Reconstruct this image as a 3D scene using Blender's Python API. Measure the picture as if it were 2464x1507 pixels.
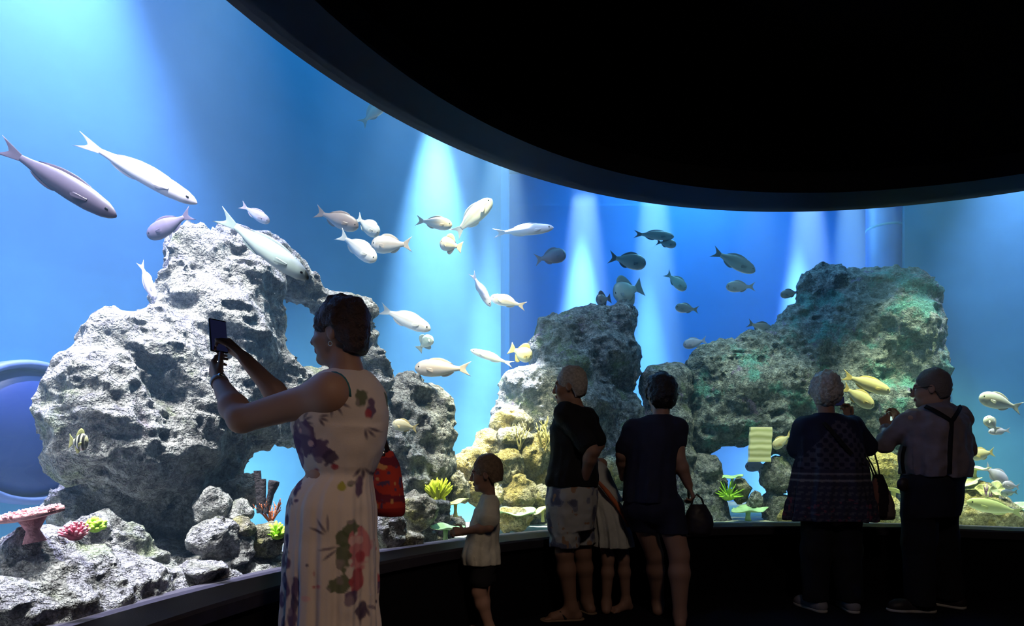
import bpy, bmesh, math, random
import numpy as np
from mathutils import Vector, Matrix

C = bpy.context
SC = C.scene
for _o in list(bpy.data.objects):
    bpy.data.objects.remove(_o)
COL = SC.collection
PI = math.pi

# ------------------------------------------------------------------ camera
F_PX, XC, HY, CAM_H = 1440.0, 1232.0, 1098.0, 1.10      # focal length in px, principal column, horizon row, lens height
cam = bpy.data.cameras.new('camera')
cam.sensor_width = 36.0
cam.lens = 36.0 * F_PX / 2464.0
cam.shift_y = (HY - 1507 / 2) / 2464.0
cam.clip_start, cam.clip_end = 0.05, 100
cam_o = bpy.data.objects.new('camera', cam)
COL.objects.link(cam_o)
cam_o.location = (0, 0, CAM_H)
cam_o.rotation_euler = (PI / 2, 0, 0)
SC.camera = cam_o

# ------------------------------------------------------------------ view + world
SC.view_settings.view_transform = 'Standard'
SC.view_settings.look = 'None'
SC.view_settings.exposure = 0.0
SC.view_settings.gamma = 1.0
SC.view_settings.use_curve_mapping = False
world = bpy.data.worlds.new('world')
SC.world = world
world.use_nodes = True
world.node_tree.nodes['Background'].inputs[0].default_value = (0.002, 0.003, 0.006, 1)
world.node_tree.nodes['Background'].inputs[1].default_value = 0.0
SC.cycles.max_bounces = 5
SC.cycles.diffuse_bounces = 2
SC.cycles.glossy_bounces = 2
SC.cycles.transmission_bounces = 4
SC.cycles.transparent_max_bounces = 12
SC.cycles.volume_bounces = 0
SC.cycles.sample_clamp_indirect = 4.0
SC.cycles.use_denoising = True
SC.cycles.caustics_reflective = False
SC.cycles.caustics_refractive = False
SC.cycles.adaptive_threshold = 0.02

# ------------------------------------------------------------------ plan of the place
# a round viewing room; a curved acrylic window (radius RG about CX, CY); the tank is a ring round it
CX, CY = 2.30, 1.19
RG = 3.83              # the pane
RO = 5.5               # the outer tank wall
Z_SILL, Z_HEAD = 0.54, 3.19
Z_WATER = 4.75
Z_BED = 0.44
A0, A1 = math.radians(200), math.radians(12)            # sector of the tank, left to right


def W(x, y, Y):
    """point at depth Y seen at photo column x, row y"""
    return Vector(((x - XC) / F_PX * Y, Y, CAM_H - (y - HY) / F_PX * Y))


def ring_depth(x, r):
    """depth at which the sight line of column x meets the circle of radius r about the room's centre"""
    a = (x - XC) / F_PX
    A = 1 + a * a
    B = -2 * a * CX - 2 * CY
    K = CX * CX + CY * CY - r * r
    return (-B + math.sqrt(B * B - 4 * A * K)) / (2 * A)


def polar(r, ang, z=0.0):
    return Vector((CX + r * math.cos(ang), CY + r * math.sin(ang), z))


# ------------------------------------------------------------------ lamps above the tank and in the room, and added fill spots
def lamp(name, kind, loc, target, power, colour, size=0.1, cone=30, blend=0.6, spread=None):
    L = bpy.data.lights.new(name, kind)
    L.energy = power
    L.color = colour
    if kind == 'SPOT':
        L.spot_size = math.radians(cone)
        L.spot_blend = blend
        L.shadow_soft_size = size
    elif kind == 'AREA':
        L.shape = 'DISK'
        L.size = size
        if spread:
            L.spread = math.radians(spread)
    else:
        L.shadow_soft_size = size
    o = bpy.data.objects.new(name, L)
    COL.objects.link(o)
    o.location = loc
    d = Vector(target) - Vector(loc)
    o.rotation_euler = d.to_track_quat('-Z', 'Y').to_euler()
    return o


def wall_washer(x, y_top, Y, off, cone, power, colour, blend=0.7, z=5.6, lean=0.0):
    """spot hung over the water close to the tank wall, throwing a scallop of light down it"""
    p = W(x, y_top, Y)
    d = Vector((CX - p.x, CY - p.y, 0)).normalized() if Y < 8 else Vector((0, -1, 0))      # away from the wall
    foot = Vector((p.x, p.y, 0)) + d * off
    lamp('wall_washer', 'SPOT', (foot.x, foot.y, z), foot - d * lean, power, colour, 0.03, cone, blend)


VIO = (0.74, 0.76, 1.0)
CYA = (0.78, 0.95, 1.0)
WHT = (1.0, 0.97, 0.92)


def over(x, r, z=5.3):
    """point over the tank in the direction of photo column x"""
    p = W(x, HY, ring_depth(x, r))
    p.z = z
    return p


wall_washer(1050, 300, ring_depth(1050, RO), 0.27, 25, 13000, (1.0, 0.95, 0.98), 0.9, z=5.6)
wall_washer(1180, 610, ring_depth(1180, RO), 0.28, 13, 26000, (0.95, 0.97, 1.0), 0.8, z=5.9)
wall_washer(1400, 540, 8.7, 0.28, 17, 52000, VIO, 0.8, z=6.2)
wall_washer(1560, 640, 8.7, 0.35, 14, 52000, CYA, 0.8, z=6.6)
wall_washer(1920, 565, 8.7, 0.30, 16, 50000, VIO, 0.8, z=6.3)
wall_washer(2020, 640, 8.7, 0.30, 12, 45000, CYA, 0.8, z=6.6)
wall_washer(0, 100, ring_depth(0, RO), 0.30, 60, 7000, (0.66, 0.62, 1.0), 1.0)
wall_washer(2540, 600, ring_depth(2540, RO), 0.35, 50, 2600, (0.65, 0.72, 1.0), 1.0)
# added fill spots, unseen behind the reef, to lighten the lower wall
for x, tx, ty, pw in ((500, 690, 1120, 75), (930, 1110, 1050, 55)):
    lamp('added_wall_fill', 'SPOT', over(x, 5.0, 0.75), W(tx, ty, ring_depth(tx, RO)), pw, (0.95, 1.0, 0.86), 0.1, 110, 1.0)
lamp('added_wall_fill', 'SPOT', (4.0, 7.6, 0.8), (3.6, 8.7, 0.6), 160, (0.95, 0.85, 0.6), 0.1, 120, 1.0)
lamp('added_wall_fill', 'SPOT', over(2230, 5.0, 0.75), W(2430, 1120, ring_depth(2430, RO)), 420, (0.85, 1.0, 0.75), 0.1, 110, 1.0)
# general tank lighting: floods hung over the water
for ang, pw, colr in ((165, 45, (0.15, 0.6, 1)), (140, 45, (0.12, 0.62, 1)), (112, 55, (0.15, 0.66, 1)), (80, 50, (0.2, 0.7, 1)), (45, 40, (0.3, 0.66, 1))):
    p = polar(4.7, math.radians(ang), 5.6)
    lamp('tank_light', 'AREA', p, (p.x, p.y, 0), pw, colr, 1.2)
lamp('tank_light', 'AREA', (2.6, 7.6, 5.6), (2.6, 7.6, 0), 190, (0.22, 0.7, 1), 1.6)
lamp('reef_spot', 'SPOT', polar(4.5, math.radians(186), 4.9), W(200, 1300, ring_depth(200, 4.3)), 900, WHT, 0.07, 44, 0.7)
# added low fill spots, unseen behind the pane head, to brighten the lower reef
lamp('reef_spot', 'SPOT', over(560, 3.98, 3.75), W(560, 1300, ring_depth(560, 4.2)), 420, WHT, 0.05, 56, 0.8)
lamp('reef_spot', 'SPOT', over(980, 3.98, 3.75), W(990, 1200, ring_depth(990, 4.4)), 260, (1, 0.95, 0.8), 0.05, 60, 0.8)
lamp('reef_spot', 'SPOT', over(2120, 3.96, 3.6), W(2125, 1180, ring_depth(2125, 4.8)), 420, (0.92, 1, 0.5), 0.05, 46, 0.8)
lamp('reef_spot', 'SPOT', over(1820, 3.96, 3.6), W(1850, 1190, ring_depth(1850, 5.0)), 260, (0.9, 1, 0.6), 0.05, 46, 0.8)
lamp('reef_spot', 'SPOT', over(1200, 3.96, 3.6), W(1235, 1195, ring_depth(1235, 4.6)), 420, (0.98, 1, 0.58), 0.05, 44, 0.8)
# hard spots on the reef, hung over the pane side of the tank
lamp('reef_spot', 'SPOT', over(30, 4.08), W(280, 1050, ring_depth(280, 4.5)), 1080, WHT, 0.07, 44, 0.7)
lamp('reef_spot', 'SPOT', over(210, 4.08), W(480, 900, ring_depth(480, 4.4)), 880, WHT, 0.07, 44, 0.7)
lamp('reef_spot', 'SPOT', over(100, 3.97, 4.7), W(330, 1370, ring_depth(330, 4.15)), 1600, WHT, 0.07, 44, 0.7)
lamp('reef_spot', 'SPOT', over(960, 4.05), W(950, 1000, ring_depth(950, 4.6)), 1500, (1, 0.96, 0.82), 0.07, 40, 0.7)
lamp('reef_spot', 'SPOT', over(1150, 4.1), W(1225, 1165, ring_depth(1225, 4.8)), 3600, (1, 0.90, 0.48), 0.07, 28, 0.7)
lamp('reef_spot', 'SPOT', over(1400, 4.1), W(1400, 900, ring_depth(1400, 5.0)), 420, (0.8, 0.9, 1), 0.07, 40, 0.7)
lamp('reef_spot', 'SPOT', over(1900, 4.05), W(2000, 850, ring_depth(2000, 5.1)), 250, (0.36, 0.62, 1), 0.07, 52, 0.7)
lamp('reef_spot', 'SPOT', over(1750, 4.1), W(1800, 1180, ring_depth(1800, 4.8)), 1100, (0.9, 1, 0.55), 0.07, 34, 0.7)
lamp('reef_spot', 'SPOT', over(2330, 4.1), W(2300, 1230, ring_depth(2300, 4.7)), 3000, (0.92, 1, 0.46), 0.07, 34, 0.7)
# dim house light of the viewing room
lamp('house_light', 'SPOT', (1.3, -1.2, 3.6), (-0.45, 2.2, 0.35), 120, (1, 0.74, 0.56), 0.2, 32, 1.0)
lamp('house_light', 'SPOT', (1.0, 0.0, 3.6), (1.5, 4.1, 0.6), 48, (1, 0.8, 0.66), 0.2, 80, 0.8)
# ------------------------------------------------------------------ materials
def nt(name):
    m = bpy.data.materials.new(name)
    m.use_nodes = True
    return m, m.node_tree.nodes, m.node_tree.links, m.node_tree.nodes['Principled BSDF']


def plain(name, colour, rough=0.6, metal=0.0, spec=0.4, var=0.12, scale=14.0, bump=0.0, bump_scale=60.0):
    """one colour broken up by a little noise"""
    m, N, L, P = nt(name)
    tc = N.new('ShaderNodeTexCoord')
    nz = N.new('ShaderNodeTexNoise')
    nz.inputs['Scale'].default_value = scale
    nz.inputs['Detail'].default_value = 5
    L.new(tc.outputs['Object'], nz.inputs['Vector'])
    r = N.new('ShaderNodeValToRGB')
    c = colour
    r.color_ramp.elements[0].position, r.color_ramp.elements[1].position = 0.3, 0.7
    r.color_ramp.elements[0].color = (c[0] * (1 - var), c[1] * (1 - var), c[2] * (1 - var), 1)
    r.color_ramp.elements[1].color = (min(1, c[0] * (1 + var)), min(1, c[1] * (1 + var)), min(1, c[2] * (1 + var)), 1)
    L.new(nz.outputs['Fac'], r.inputs['Fac'])
    L.new(r.outputs['Color'], P.inputs['Base Color'])
    P.inputs['Roughness'].default_value = rough
    P.inputs['Metallic'].default_value = metal
    P.inputs['Specular IOR Level'].default_value = spec
    if bump:
        n2 = N.new('ShaderNodeTexNoise')
        n2.inputs['Scale'].default_value = bump_scale
        n2.inputs['Detail'].default_value = 4
        L.new(tc.outputs['Object'], n2.inputs['Vector'])
        b = N.new('ShaderNodeBump')
        b.inputs['Strength'].default_value = bump
        b.inputs['Distance'].default_value = 0.02
        L.new(n2.outputs['Fac'], b.inputs['Height'])
        L.new(b.outputs['Normal'], P.inputs['Normal'])
    return m


def vcol(name, rough=0.7, spec=0.3, bump=0.0, bump_scale=200.0):
    """colour read from the mesh's own 'pattern' attribute (prints, eyes, lips)"""
    m, N, L, P = nt(name)
    a = N.new('ShaderNodeAttribute')
    a.attribute_name = 'pattern'
    L.new(a.outputs['Color'], P.inputs['Base Color'])
    P.inputs['Roughness'].default_value = rough
    P.inputs['Specular IOR Level'].default_value = spec
    if bump:
        tc = N.new('ShaderNodeTexCoord')
        n2 = N.new('ShaderNodeTexNoise')
        n2.inputs['Scale'].default_value = bump_scale
        L.new(tc.outputs['Object'], n2.inputs['Vector'])
        b = N.new('ShaderNodeBump')
        b.inputs['Strength'].default_value = bump
        b.inputs['Distance'].default_value = 0.004
        L.new(n2.outputs['Fac'], b.inputs['Height'])
        L.new(b.outputs['Normal'], P.inputs['Normal'])
    return m


def rock_mat(name, lo, mid, hi, tint1, tint2, t1=0.55, t2=0.6, seed=0.0, bump=1.0):
    """pitted, encrusted reef stone: pits, pale crust and two patchy growth colours"""
    m, N, L, P = nt(name)
    tc = N.new('ShaderNodeTexCoord')
    mp = N.new('ShaderNodeMapping')
    mp.inputs['Location'].default_value = (seed, seed * 1.7, seed * 0.6)
    L.new(tc.outputs['Object'], mp.inputs['Vector'])

    def noise(scale, detail=6, rough=0.6, dist=0.0):
        n = N.new('ShaderNodeTexNoise')
        n.inputs['Scale'].default_value = scale
        n.inputs['Detail'].default_value = detail
        n.inputs['Roughness'].default_value = rough
        n.inputs['Distortion'].default_value = dist
        L.new(mp.outputs['Vector'], n.inputs['Vector'])
        return n

    def ramp(src, p0, p1, c0=(0, 0, 0, 1), c1=(1, 1, 1, 1)):
        r = N.new('ShaderNodeValToRGB')
        r.color_ramp.elements[0].position, r.color_ramp.elements[1].position = p0, p1
        r.color_ramp.elements[0].color, r.color_ramp.elements[1].color = c0, c1
        L.new(src, r.inputs['Fac'])
        return r

    def mix(a, b, fac):
        x = N.new('ShaderNodeMix')
        x.data_type = 'RGBA'
        L.new(fac, x.inputs['Factor'])
        for s, k in ((a, 'A'), (b, 'B')):
            sock = [i for i in x.inputs if i.name == k and i.type == 'RGBA'][0]
            if isinstance(s, tuple):
                sock.default_value = s
            else:
                L.new(s, sock)
        return [o for o in x.outputs if o.type == 'RGBA'][0]

    base = ramp(noise(16, 9, 0.72, 0.3).outputs['Fac'], 0.36, 0.66, lo + (1,), hi + (1,))
    e = base.color_ramp.elements.new(0.5)
    e.color = mid + (1,)
    g1 = ramp(noise(3.1, 6, 0.65).outputs['Fac'], t1, t1 + 0.09)
    g2 = ramp(noise(4.7, 6, 0.7, 0.5).outputs['Fac'], t2, t2 + 0.07)
    fine = noise(46, 4, 0.7)
    fr = ramp(fine.outputs['Fac'], 0.35, 0.6, (0.35, 0.35, 0.35, 1), (1, 1, 1, 1))  # fine hollows darkened in the colour, shade painted in with the bumps
    t1n = N.new('ShaderNodeMix'); t1n.data_type = 'RGBA'; t1n.blend_type = 'MULTIPLY'
    c = mix(base.outputs['Color'], tint1 + (1,), g1.outputs['Color'])
    c = mix(c, tint2 + (1,), g2.outputs['Color'])
    t1n.inputs['Factor'].default_value = 0.75
    ins = [i for i in t1n.inputs if i.type == 'RGBA']
    L.new(c, ins[0]); L.new(fr.outputs['Color'], ins[1])
    L.new([o for o in t1n.outputs if o.type == 'RGBA'][0], P.inputs['Base Color'])
    P.inputs['Roughness'].default_value = 0.92
    P.inputs['Specular IOR Level'].default_value = 0.15
    v = N.new('ShaderNodeTexVoronoi')
    v.inputs['Scale'].default_value = 52
    wn = noise(20, 3)
    va = N.new('ShaderNodeMixRGB'); va.inputs['Fac'].default_value = 0.08
    L.new(mp.outputs['Vector'], va.inputs[1]); L.new(wn.outputs['Color'], va.inputs[2])
    L.new(va.outputs['Color'], v.inputs['Vector'])
    b1 = N.new('ShaderNodeBump'); b1.inputs['Strength'].default_value = 0.7 * bump; b1.inputs['Distance'].default_value = 0.04
    b2 = N.new('ShaderNodeBump'); b2.invert = True; b2.inputs['Strength'].default_value = 1.0 * bump; b2.inputs['Distance'].default_value = 0.03
    b3 = N.new('ShaderNodeBump'); b3.inputs['Strength'].default_value = 0.7 * bump; b3.inputs['Distance'].default_value = 0.03
    L.new(noise(22, 6, 0.65).outputs['Fac'], b1.inputs['Height'])
    L.new(v.outputs['Distance'], b2.inputs['Height'])
    L.new(fine.outputs['Fac'], b3.inputs['Height'])
    L.new(b1.outputs['Normal'], b2.inputs['Normal'])
    L.new(b2.outputs['Normal'], b3.inputs['Normal'])
    L.new(b3.outputs['Normal'], P.inputs['Normal'])
    return m


# ------------------------------------------------------------------ objects, labels
def put(o, parent=None):
    COL.objects.link(o)
    if parent is not None:
        o.parent = parent
    return o


def mesh_obj(name, verts, faces, mat=None, parent=None, smooth=True, origin=None, pattern=None):
    """verts (n,3); faces: (m,4) array or list of tuples; origin moves the object's base point; a child's verts are in world space"""
    v = np.asarray(verts, dtype=np.float64).reshape(-1, 3).copy()
    if parent is not None:
        org = np.array(parent['_base'], float)
    elif origin is not None:
        org = np.asarray(origin, float)
    else:
        org = np.zeros(3)
    v -= org
    me = bpy.data.meshes.new(name)
    if isinstance(faces, np.ndarray):
        n = len(faces)
        k = faces.shape[1]
        me.vertices.add(len(v)); me.vertices.foreach_set('co', v.ravel())
        me.loops.add(n * k); me.loops.foreach_set('vertex_index', faces.ravel().astype(np.int32))
        me.polygons.add(n)
        me.polygons.foreach_set('loop_start', np.arange(0, n * k, k, dtype=np.int32))
        me.update(calc_edges=True)
        me.validate()
    else:
        me.from_pydata([tuple(p) for p in v], [], [tuple(f) for f in faces])
    if smooth:
        me.polygons.foreach_set('use_smooth', np.ones(len(me.polygons), dtype=bool))
    if pattern is not None:
        a = me.color_attributes.new('pattern', 'FLOAT_COLOR', 'POINT')
        c = np.ones((len(v), 4)); c[:, :3] = pattern
        a.data.foreach_set('color', c.ravel())
    if mat is not None:
        me.materials.append(mat)
    o = bpy.data.objects.new(name, me)
    o['_base'] = [float(x) for x in org]
    if parent is None:
        o.location = org
    return put(o, parent)


def thing(name, label, cat, loc, group=None):
    o = bpy.data.objects.new(name, None)
    o.empty_display_size = 0.05
    o.location = loc
    o['_base'] = [float(x) for x in loc]
    tag(o, label, cat, group)
    return put(o)


def tag(o, label, cat, group=None, kind=None):
    o['label'] = label
    o['category'] = cat
    if group:
        o['group'] = group
    if kind:
        o['kind'] = kind
    return o


def struct(o, label=None):
    o['kind'] = 'structure'
    if label:
        o['label'] = label
    return o


# ------------------------------------------------------------------ shape by distance field + surface nets
class Field:
    def __init__(self, lo, hi, h):
        self.h = h
        self.lo = np.asarray(lo, float) - 3 * h
        n = np.ceil((np.asarray(hi, float) + 3 * h - self.lo) / h).astype(int) + 1
        self.n = n
        self.f = np.full(tuple(n), 9.0, dtype=np.float32)

    def _box(self, lo, hi):
        a = np.maximum(np.floor((lo - self.lo) / self.h).astype(int), 0)
        b = np.minimum(np.ceil((hi - self.lo) / self.h).astype(int) + 1, self.n)
        if (b <= a).any():
            return None
        ax = [self.lo[i] + self.h * np.arange(a[i], b[i]) for i in range(3)]
        return a, b, ax[0][:, None, None].astype(np.float32), ax[1][None, :, None].astype(np.float32), ax[2][None, None, :].astype(np.float32)

    def _merge(self, a, b, d, k, cut):
        s = (slice(a[0], b[0]), slice(a[1], b[1]), slice(a[2], b[2]))
        f = self.f[s]
        if cut:
            d = -d
            hh = np.maximum(k - np.abs(f - d), 0) / k if k > 0 else 0
            self.f[s] = np.maximum(f, d) + (hh * hh * k * 0.25 if k > 0 else 0)
        else:
            hh = np.maximum(k - np.abs(f - d), 0) / k if k > 0 else 0
            self.f[s] = np.minimum(f, d) - (hh * hh * k * 0.25 if k > 0 else 0)

    def cone(self, p, q, rp, rq, k=0.03, flat=None, cut=False):
        """rounded cone p->q; flat=(axis, factor): squashed across that axis"""
        p = np.asarray(p, float); q = np.asarray(q, float)
        m = max(rp, rq) * (max(1, flat[1]) if flat else 1) + k + 3 * self.h
        bx = self._box(np.minimum(p, q) - m, np.maximum(p, q) + m)
        if bx is None:
            return
        a, b, X, Y, Z = bx
        ax = q - p
        if flat:
            n = np.asarray(flat[0], float); n = n / np.linalg.norm(n); s = 1.0 / flat[1] - 1
            axf = ax + s * ax.dot(n) * n
        else:
            axf = ax
        x, y, z = X - p[0], Y - p[1], Z - p[2]
        if flat:
            dn = (x * n[0] + y * n[1] + z * n[2]) * s
            x, y, z = x + dn * n[0], y + dn * n[1], z + dn * n[2]
        L2 = max(axf.dot(axf), 1e-9)
        t = np.clip((x * axf[0] + y * axf[1] + z * axf[2]) / L2, 0, 1)
        d = np.sqrt((x - t * axf[0]) ** 2 + (y - t * axf[1]) ** 2 + (z - t * axf[2]) ** 2) - (rp + (rq - rp) * t)
        if flat and flat[1] < 1:
            d = d * (0.5 + 0.5 * flat[1])
        self._merge(a, b, d.astype(np.float32), k, cut)

    def ell(self, c, r, R=None, k=0.03, cut=False):
        """ellipsoid, R: 3x3 rows = local axes"""
        c = np.asarray(c, float); r = np.asarray(r, float)
        m = r.max() + k + 3 * self.h
        bx = self._box(c - m, c + m)
        if bx is None:
            return
        a, b, X, Y, Z = bx
        x, y, z = X - c[0], Y - c[1], Z - c[2]
        if R is None:
            u, v, w = x, y, z
        else:
            R = np.asarray(R, float)
            u, v, w = (x * R[i][0] + y * R[i][1] + z * R[i][2] for i in range(3))
        k0 = np.sqrt((u / r[0]) ** 2 + (v / r[1]) ** 2 + (w / r[2]) ** 2)
        k1 = np.sqrt((u / r[0] ** 2) ** 2 + (v / r[1] ** 2) ** 2 + (w / r[2] ** 2) ** 2) + 1e-6
        d = k0 * (k0 - 1) / k1
        d = np.where(k0 < 1e-3, -r.min(), d)
        self._merge(a, b, d.astype(np.float32), k, cut)

    def plane_cut(self, p, n):
        """keep the side n points away from"""
        n = np.asarray(n, float); n = n / np.linalg.norm(n)
        ax = [self.lo[i] + self.h * np.arange(self.n[i]) for i in range(3)]
        d = (ax[0][:, None, None] - p[0]) * n[0] + (ax[1][None, :, None] - p[1]) * n[1] + (ax[2][None, None, :] - p[2]) * n[2]
        self.f = np.maximum(self.f, d.astype(np.float32))

    def roughen(self, layers, seed=0):
        """layers: (cell size, amplitude, kind) noise added to the distance near the surface"""
        amp = sum(abs(l[1]) for l in layers) * 1.3 + 2 * self.h
        idx = np.argwhere(np.abs(self.f) < amp)
        P = self.lo + idx * self.h
        add = np.zeros(len(P))
        for i, l in enumerate(layers):
            n = vnoise(P / l[0], seed * 17 + i)
            if len(l) > 2 and l[2] == 'bumps':
                n = 0.5 - 2 * np.abs(n)          # cauliflower lumps with creases
                n = -n
            add += n * l[1] * 2
        self.f[idx[:, 0], idx[:, 1], idx[:, 2]] += add.astype(np.float32)

    def mesh(self):
        return surface_nets(self.f, self.lo, self.h)


_LAT = {}


def vnoise(P, seed):
    """smooth value noise, -0.5..0.5"""
    if seed not in _LAT:
        _LAT[seed] = np.random.RandomState(seed + 5).rand(32, 32, 32).astype(np.float32)
    T = _LAT[seed]
    i = np.floor(P).astype(int)
    f = P - i
    f = f * f * (3 - 2 * f)
    i0 = i & 31
    i1 = (i + 1) & 31
    def g(a, b, c):
        return T[a[:, 0], b[:, 1], c[:, 2]]
    x00 = g(i0, i0, i0) * (1 - f[:, 0]) + g(i1, i0, i0) * f[:, 0]
    x10 = g(i0, i1, i0) * (1 - f[:, 0]) + g(i1, i1, i0) * f[:, 0]
    x01 = g(i0, i0, i1) * (1 - f[:, 0]) + g(i1, i0, i1) * f[:, 0]
    x11 = g(i0, i1, i1) * (1 - f[:, 0]) + g(i1, i1, i1) * f[:, 0]
    y0 = x00 * (1 - f[:, 1]) + x10 * f[:, 1]
    y1 = x01 * (1 - f[:, 1]) + x11 * f[:, 1]
    return y0 * (1 - f[:, 2]) + y1 * f[:, 2] - 0.5


def surface_nets(f, lo, h):
    n = np.array(f.shape)
    cs = n - 1
    s = f < 0
    acc = {}
    cid_all, pos_all = [], []
    quads = []
    for ax in range(3):
        sl0 = [slice(None)] * 3; sl1 = [slice(None)] * 3
        sl0[ax] = slice(0, -1); sl1[ax] = slice(1, None)
        cr = s[tuple(sl0)] != s[tuple(sl1)]
        idx = np.argwhere(cr)
        if len(idx) == 0:
            continue
        j = idx.copy(); j[:, ax] += 1
        f0 = f[idx[:, 0], idx[:, 1], idx[:, 2]].astype(float)
        f1 = f[j[:, 0], j[:, 1], j[:, 2]].astype(float)
        t = f0 / (f0 - f1)
        pos = idx.astype(float); pos[:, ax] += t
        u, v = (ax + 1) % 3, (ax + 2) % 3
        cell = []
        for du, dv in ((0, 0), (-1, 0), (-1, -1), (0, -1)):
            c = idx.copy(); c[:, u] += du; c[:, v] += dv
            ok = ((c >= 0) & (c < cs)).all(1)
            cid = np.where(ok, (c[:, 0] * cs[1] + c[:, 1]) * cs[2] + c[:, 2], -1)
            cell.append(cid)
            cid_all.append(cid[ok]); pos_all.append(pos[ok])
        Q = np.stack(cell, 1)
        good = (Q >= 0).all(1)
        Q = Q[good]
        flip = f0[good] > 0
        Q[flip] = Q[flip][:, ::-1]
        quads.append(Q)
    cid = np.concatenate(cid_all); pos = np.concatenate(pos_all)
    uniq, inv = np.unique(cid, return_inverse=True)
    cnt = np.bincount(inv).astype(float)
    V = np.stack([np.bincount(inv, pos[:, i]) / cnt for i in range(3)], 1) * h + lo
    Q = np.searchsorted(uniq, np.concatenate(quads))
    return V, Q


def grid_faces(nu, nv, wrap_u=True, base=0, cap0=True, cap1=True):
    """faces of nv rows of nu points"""
    F = []
    for r in range(nv - 1):
        for c in range(nu if wrap_u else nu - 1):
            d = (c + 1) % nu
            F.append((base + r * nu + c, base + r * nu + d, base + (r + 1) * nu + d, base + (r + 1) * nu + c))
    if cap0:
        F.append(tuple(base + c for c in reversed(range(nu))))
    if cap1:
        F.append(tuple(base + (nv - 1) * nu + c for c in range(nu)))
    return F


class MB:
    """gathers simple shapes into one mesh"""
    def __init__(self):
        self.v, self.f = [], []

    def add(self, v, f):
        b = len(self.v)
        self.v += [tuple(p) for p in v]
        self.f += [tuple(i + b for i in q) for q in f]
        return self

    def tube(self, pts, radii, n=10, cap=True):
        pts = [Vector(p) for p in pts]
        if not hasattr(radii, '__len__'):
            radii = [radii] * len(pts)
        rows = []
        up = None
        for i, p in enumerate(pts):
            t = (pts[min(i + 1, len(pts) - 1)] - pts[max(i - 1, 0)]).normalized()
            if up is None:
                up = Vector((0, 0, 1)) if abs(t.z) < 0.9 else Vector((1, 0, 0))
            a = (up - t * up.dot(t)).normalized()
            up = a
            b = t.cross(a)
            for k in range(n):
                w = 2 * PI * k / n
                rows.append(p + (a * math.cos(w) + b * math.sin(w)) * radii[i])
        return self.add(rows, grid_faces(n, len(pts), True, 0, cap, cap))

    def box(self, c, ax, ay, az):
        """centre and three half-axis vectors"""
        c, ax, ay, az = Vector(c), Vector(ax), Vector(ay), Vector(az)
        P = [c + ax * i + ay * j + az * k for i in (-1, 1) for j in (-1, 1) for k in (-1, 1)]
        return self.add(P, [(0, 1, 3, 2), (4, 6, 7, 5), (0, 4, 5, 1), (2, 3, 7, 6), (0, 2, 6, 4), (1, 5, 7, 3)])

    def sphere(self, c, r, nu=14, nv=9):
        if not hasattr(r, '__len__'):
            r = (r, r, r)
        c = Vector(c)
        P = []
        for j in range(nv):
            th = PI * (j + 0.5) / nv
            for i in range(nu):
                ph = 2 * PI * i / nu
                P.append(c + Vector((r[0] * math.sin(th) * math.cos(ph), r[1] * math.sin(th) * math.sin(ph), -r[2] * math.cos(th))))
        return self.add(P, grid_faces(nu, nv))

    def build(self, name, mat, parent=None, origin=None, smooth=True):
        return mesh_obj(name, np.array(self.v), self.f, mat, parent, smooth, origin)
# ------------------------------------------------------------------ the setting
M_BLACK = plain('matte_black_paint', (0.006, 0.006, 0.008), 0.9, spec=0.1)
M_TRIM = plain('dark_grey_paint', (0.042, 0.038, 0.05), 0.6, spec=0.3, bump=0.08, bump_scale=150)
M_SOFFIT = plain('dark_soffit_paint', (0.009, 0.008, 0.010), 0.7, spec=0.3)
M_CARPET = plain('dark_carpet', (0.012, 0.012, 0.018), 0.95, spec=0.1, bump=0.5, bump_scale=300)
M_TANK = plain('blue_tank_paint', (0.08, 0.28, 0.54), 0.8, spec=0.2, var=0.06, scale=3, bump=0.03, bump_scale=12)
M_TANKR = plain('deep_blue_tank_paint', (0.05, 0.19, 0.60), 0.8, spec=0.2, var=0.05, scale=2)
M_SAND = plain('pale_sand', (0.42, 0.44, 0.34), 0.9, var=0.25, scale=9, bump=0.5, bump_scale=40)


def arc_strip(name, prof, a0, a1, mat, n=120, closed_prof=False, parent=None):
    """sweep a profile of (radius, z) round the room's centre"""
    V, Fc = [], []
    m = len(prof)
    for i in range(n + 1):
        a = a0 + (a1 - a0) * i / n
        for r, z in prof:
            V.append(polar(r, a, z))
    for i in range(n):
        for j in range(m if closed_prof else m - 1):
            k = (j + 1) % m
            Fc.append((i * m + j, i * m + k, (i + 1) * m + k, (i + 1) * m + j))
    if closed_prof:
        Fc.append(tuple(range(m)))
        Fc.append(tuple(reversed([n * m + j for j in range(m)])))
    o = mesh_obj(name, [tuple(v) for v in V], Fc, mat, parent, smooth=True)
    o.data.set_sharp_from_angle(angle=0.5)
    return o


def disc(name, r, z, mat, n=128):
    V = [polar(r, 2 * PI * i / n, z) for i in range(n)]
    return mesh_obj(name, [tuple(v) for v in V], [tuple(range(n))], mat, smooth=False)


ZC = 4.1
struct(disc('floor', RG + 0.1, 0.0, M_CARPET))
struct(disc('ceiling', RG + 0.08, ZC, M_BLACK))
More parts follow.
